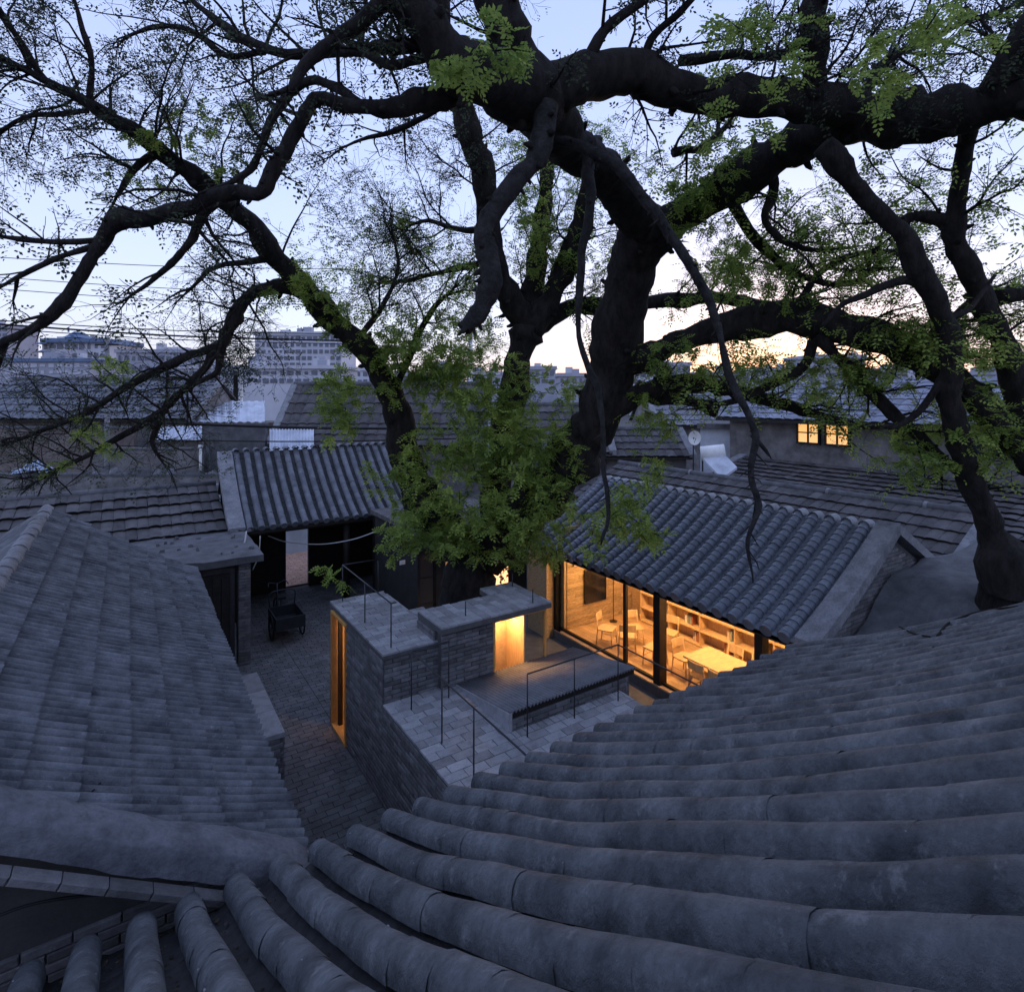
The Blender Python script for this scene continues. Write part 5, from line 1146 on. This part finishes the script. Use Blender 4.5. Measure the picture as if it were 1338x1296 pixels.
# leafy shoots clothing the lower stems: (column, row, half width, half height, depth, depth spread, count, leaf size)
CL = [(545, 470, 55, 40, 11.8, .7, 330, .2), (470, 520, 70, 30, 11.6, .6, 150, .2), (590, 500, 60, 45, 11.8, .8, 300, .2), (640, 560, 75, 60, 11.6, .9, 560, .2), (720, 540, 50, 50, 11.8, .7, 170, .19),
      (560, 600, 45, 60, 11.6, .7, 200, .2), (650, 640, 75, 55, 11.2, .9, 380, .2), (635, 475, 40, 35, 12, .6, 130, .18), (590, 440, 50, 25, 12, .6, 110, .17), (735, 590, 30, 35, 11.2, .4, 90, .18), (560, 680, 60, 45, 11.2, .8, 320, .2), (640, 705, 75, 40, 11.0, .8, 250, .2), (495, 455, 45, 30, 11.4, .6, 130, .17), (440, 500, 40, 25, 11.2, .5, 80, .17), (665, 520, 35, 45, 12, .6, 110, .18), (700, 690, 35, 60, 10.9, .5, 180, .19), (690, 600, 40, 40, 11, .5, 170, .2),
      (430, 545, 40, 22, 11.2, .5, 50, .2), (500, 625, 22, 25, 11.6, .4, 30, .18), (535, 715, 45, 25, 11, .5, 80, .17), (440, 755, 16, 16, 11, .3, 22, .18), (740, 660, 40, 50, 10.8, .5, 110, .18),
      (815, 670, 35, 30, 10, .5, 130, .18), (845, 700, 22, 22, 9.9, .3, 80, .18), (775, 690, 30, 30, 10, .4, 50, .17), (852, 610, 12, 40, 10, .3, 60, .17), (850, 540, 40, 40, 11, .7, 110, .18), (860, 505, 30, 30, 10.8, .5, 70, .17),
      (690, 260, 22, 50, 13.2, .5, 120, .16), (705, 330, 20, 45, 13.2, .5, 90, .16), (740, 330, 25, 35, 12.6, .4, 80, .16), (380, 365, 30, 35, 10.2, .5, 120, .15), (430, 410, 30, 25, 10.9, .5, 110, .16), (410, 390, 18, 18, 10.6, .4, 60, .15),
      (290, 215, 30, 20, 8.7, .4, 50, .14), (245, 155, 35, 30, 8.3, .5, 50, .13), (200, 185, 35, 15, 8.4, .4, 45, .13), (150, 485, 25, 18, 9.5, .4, 45, .14), (115, 575, 15, 25, 9.3, .3, 40, .14), (145, 585, 12, 12, 9.3, .3, 20, .13), (80, 615, 20, 12, 9.4, .3, 22, .13),
      (905, 270, 35, 40, 9.2, .5, 150, .15), (935, 215, 40, 30, 9, .6, 110, .15), (990, 350, 45, 45, 9.6, .6, 150, .15), (940, 330, 40, 40, 9.4, .6, 90, .15), (890, 470, 50, 25, 10.2, .6, 120, .16), (1010, 480, 60, 25, 9.6, .7, 110, .16), (1100, 495, 40, 25, 9.2, .6, 120, .15),
      (1200, 440, 45, 22, 8.7, .5, 190, .14), (1150, 500, 40, 25, 8.8, .5, 110, .14), (1180, 590, 30, 25, 8.8, .4, 120, .14), (1260, 540, 50, 40, 8.6, .7, 220, .15), (1300, 580, 40, 35, 8.3, .5, 150, .15), (1230, 610, 25, 20, 8.7, .4, 60, .14), (1280, 450, 40, 40, 8.8, .8, 200, .14), (1180, 625, 16, 10, 8.8, .3, 24, .14), (1070, 500, 30, 20, 9.2, .4, 60, .14),
      (600, 60, 40, 35, 4.6, .4, 24, .14), (670, 65, 30, 35, 4.4, .3, 24, .14), (640, 80, 50, 20, 4.5, .4, 12, .14), (1190, 60, 60, 60, 5.2, .6, 75, .12), (1150, 100, 50, 45, 5.0, .5, 45, .12), (1260, 30, 60, 40, 5.4, .6, 60, .12), (1050, 60, 25, 40, 5.6, .4, 36, .12), (960, 60, 45, 35, 5.4, .6, 50, .14), (1010, 165, 25, 30, 5.4, .4, 26, .13), (930, 175, 25, 25, 5.4, .4, 26, .13), (330, 160, 40, 40, 8.2, .6, 60, .12), (180, 250, 60, 30, 8.4, .6, 60, .12)]
shoots = MB()
for cx_, cy_, wx, wy, Y, dY, n, size in CL:
    k = max(3, int(n / 5.5))
    for i in range(k):       # each cluster is made of short twigs, each carrying a tuft of leaves
        a = TR(0, 2 * math.pi); rr_ = math.sqrt(TR(0, 1)) * TR(.75, 1.15)
        p = P(cx_ + wx * rr_ * math.cos(a), cy_ + wy * rr_ * math.sin(a), Y + TR(-dY, dY)); d = Vector((TR(-1, 1), TR(-1, 1), TR(-.5, .9))).normalized(); L = TR(.12, .3)
        shoots.tube([p, p + d * L * .5 + UP * .02, p + d * L], [.008, .006, .003], 3, False)
        for j in range(10): spray(lf, p + d * L * TR(.1, 1), d, size * TR(.65, 1.15), 4)
shoots.build('shoots', M_bark, tree, True, False, 'stuff')
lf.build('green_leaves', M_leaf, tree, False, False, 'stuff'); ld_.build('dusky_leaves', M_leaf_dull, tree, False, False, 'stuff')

# leaning tree behind the library gable
t2 = thing('leaning_tree', 'bare leaning trunk rising behind the library gable beside the lean-to', 'tree', (12.2, 4.1, 0))
rows = [(1325, 800, 8.6, 110), (1316, 745, 8.6, 84), (1302, 700, 8.6, 52), (1280, 650, 8.5, 38), (1258, 590, 8.4, 34), (1243, 540, 8.2, 32), (1240, 490, 8, 32), (1240, 440, 7.8, 31), (1222, 390, 7.6, 32), (1195, 340, 7.5, 30), (1165, 295, 7.4, 28), (1130, 255, 7.3, 28), (1098, 220, 7.2, 32), (1075, 190, 7.2, 28)]
pts, rad = limb_path(rows); b0 = Vector((pts[0].x, pts[0].y, -.02)); t2.location = (b0.x, b0.y, 0)
MB().tube([b0] + pts, [rad[0] * 1.1] + rad, 24, True, .14).build('trunk', M_bark, t2, True)
for rows in ([(1215, 380, 7.6, 16), (1180, 365, 7.6, 14), (1130, 385, 7.7, 11), (1100, 400, 7.8, 8), (1075, 425, 7.8, 5)], [(1240, 480, 8, 14), (1215, 520, 8.1, 11), (1190, 545, 8.2, 9), (1160, 560, 8.3, 5)], [(1235, 420, 7.8, 12), (1270, 400, 7.9, 9), (1300, 360, 8, 6)]):
    p_, r_ = limb_path(rows); MB().tube(p_, r_, 7, True, .1).build('limb', M_bark, t2, True)

# far dark tree among the apartment blocks
ft = thing('far_tree', 'dark bushy tree in front of the distant apartment blocks', 'tree', P(308, 520, 60)); ft.location.z = 0
c = P(308, 520, 60); MB().tube([Vector((c.x, c.y, 0)), P(308, 490, 60)], [.35, .2], 8).build('trunk', M_bark, ft, True)
fl = MB()
for i in range(900):
    a, rr_ = TR(0, 6.28), TR(0, 1) ** .5; e = 1 + .35 * mnoise.noise(Vector((math.cos(a) * 1.5, math.sin(a) * 1.5, 2)))
    p = P(309 + 24 * e * rr_ * math.cos(a), 482 + 30 * e * rr_ * math.sin(a), 60 + TR(-1.8, 1.8)); spray(fl, p, UP, TR(.4, .8), 1)
fl.build('crown', leaf_mat('far_leaf', (.02, .03, .028), (.04, .055, .045)), ft, False, False, 'stuff')
# fallen twigs on roofs
for rows, z in (([(520, 0)], 0),):
    pass
def fallen(pts_px, surf, r, label):
    pts = []
    for px, py in pts_px:
        d = P(px, py, 1) - EYE; k = 1.0
        for _ in range(60):
            q = EYE + d * k; k += (q.z - surf(q)) / (-d.z + .5) * .8
        pts.append(EYE + d * k + UP * .03)
    return wire('fallen_twig', pts, r, M_bark, label, 'twig')
lsurf = lambda q: lprof(1.13 - q.x) + .04; fsurf = lambda q: fprof(4.27 - q.y) + .09
fallen([(112, 1048), (122, 1038), (131, 1028)], lsurf, .006, 'forked dead twig lying on the left wing tiles near the cement cap')
fallen([(135, 1062), (152, 1066), (169, 1074)], lsurf, .007, 'thin dead twig lying flat beside the cement cap')
fallen([(1225, 835), (1240, 818), (1270, 806), (1300, 800), (1330, 797)], fsurf, .012, 'long dead branch lying across the upper corner of the foreground roof')
fallen([(1175, 822), (1195, 832), (1215, 836)], fsurf, .009, 'small crooked dead twig on the foreground roof edge')

# clutter on the ruined plot
def px_box(name, label, cat, px, py, Y, w, h, d, m, zbase=None):
    c = P(px, py, Y); b = MB(); a = c - CR * w / 2; q = [a, a + CR * w, a + CR * w + CF * d, a + CF * d]
    b.prism(q, (0, 0, h)); return tag(b.build(name, m), label, cat)
zc = P(0, 622, 21.2).z + .08
def on_wall(px, Y=21.3): q = P(px, 600, Y); return Vector((q.x, q.y, zc - .01))
vp = thing('vent_pipe', 'white vent pipe with a cap beside the yard wall', 'pipe', on_wall(262))
q = on_wall(262); MB().tube([q, q + UP * .95], .05, 10).build('pipe', M_white, vp, True); MB().tube([q + UP * .95, q + UP * 1.05], .085, 10).build('cap', M_white, vp, True)
for i, px in enumerate((232, 238, 246)):
    a, c = on_wall(px - 18), on_wall(px + 16) + UP * (.22 + .05 * i); a += UP * (.03 + .05 * i)
    b = MB(); b.prism([a, c, c + UP * .03, a + UP * .03], CF * .14); tag(b.build('loose_plank', M_soffit), 'dark loose plank leaning among stones on the low broken wall', 'plank', 'planks on the low broken wall')
tp = MB(); n_ = 10; c0 = on_wall(48); vs = []
for i in range(n_ + 1):
    for j in range(n_ + 1):
        x, y = i / n_ - .5, j / n_ - .5; h = .5 * math.exp(-6 * (x * x + y * y)) + .06 * mnoise.noise(Vector((x * 6, y * 6, 1)))
        vs.append(c0 + CR * x * 1.5 + CF * (y * .5) + UP * max(0, h))
tp.add(vs, [(i * (n_ + 1) + j, (i + 1) * (n_ + 1) + j, (i + 1) * (n_ + 1) + j + 1, i * (n_ + 1) + j + 1) for i in range(n_) for j in range(n_)])
tag(tp.build('tarpaulin', mat('pale_blue_tarp', (.35, .42, .55), .6, .2, 4), None, True), 'pale blue tarpaulin bunched over a heap on the low broken wall', 'tarpaulin')
# crumbs of mortar and dead leaves caught on the roofs
def litter(roof, name, m, n, pick, size, flat):
    mb = MB()
    for i in range(n):
        p, up = pick(); c = size * TR(.4, 1.3); a0 = TR(0, 6.28); k = 5
        ring = [p + Vector((math.cos(a0 + j * 1.257) * c * TR(.6, 1.1), math.sin(a0 + j * 1.257) * c * TR(.6, 1.1), TR(-.2, .2) * c)) for j in range(k)]
        mb.add(ring + [p + UP * c * flat], [(j, (j + 1) % k, k) for j in range(k)], TR(0, 1))
    mb.build(name, m, roof, False, True, 'stuff')
def on_rolls():
    s = -1.5 + .21 + .272 * tr_rng.randrange(0, 33); d = TR(.02, 4.2); a = TR(-.9, .9)
    return Vector((s + math.sin(a) * .086, 4.27 - d, fprof(d) + .104 * math.cos(a) + .002)), UP
def in_gutter():
    s = -1.5 + .21 + .272 * (tr_rng.randrange(0, 33) + .5); d = TR(0, 1) ** 1.5 * 4.0
    return Vector((s + TR(-.05, .05), 4.27 - d, fprof(d) - .06)), UP
def on_left():
    d = TR(.02, 2.3); return Vector((1.13 - d, TR(U0 + .2, U1 - .3), lprof(d) + .055)), UP
litter(fr, 'mortar_crumbs', mat('mortar_crumb', (.26, .27, .29), .9, .3, 9, rand=.3), 420, on_rolls, .007, .5)
litter(fr, 'leaf_litter', mat('dead_leaf', (.05, .04, .03), .9, .4, 9, rand=.4), 1500, in_gutter, .014, .4)
litter(lr, 'leaf_litter', mat('dead_leaf', (.05, .04, .03)), 420, on_left, .012, .3)

def on_alley(): return Vector((TR(1.2, 5.6), TR(4.7, 17), .004)), UP
def on_terrace(): return (Vector((TR(3.2, 4.2), TR(4.6, 8.0), 1.46)) if TR(0, 1) < .6 else Vector((TR(3.2, 4.1), TR(8.2, 10.6), 2.18))), UP
litter(pav, 'fallen_leaves', mat('dead_leaf', (.05, .04, .03)), 500, on_alley, .02, .3)
litter(tcc, 'fallen_leaves', mat('dead_leaf', (.05, .04, .03)), 160, on_terrace, .014, .3)
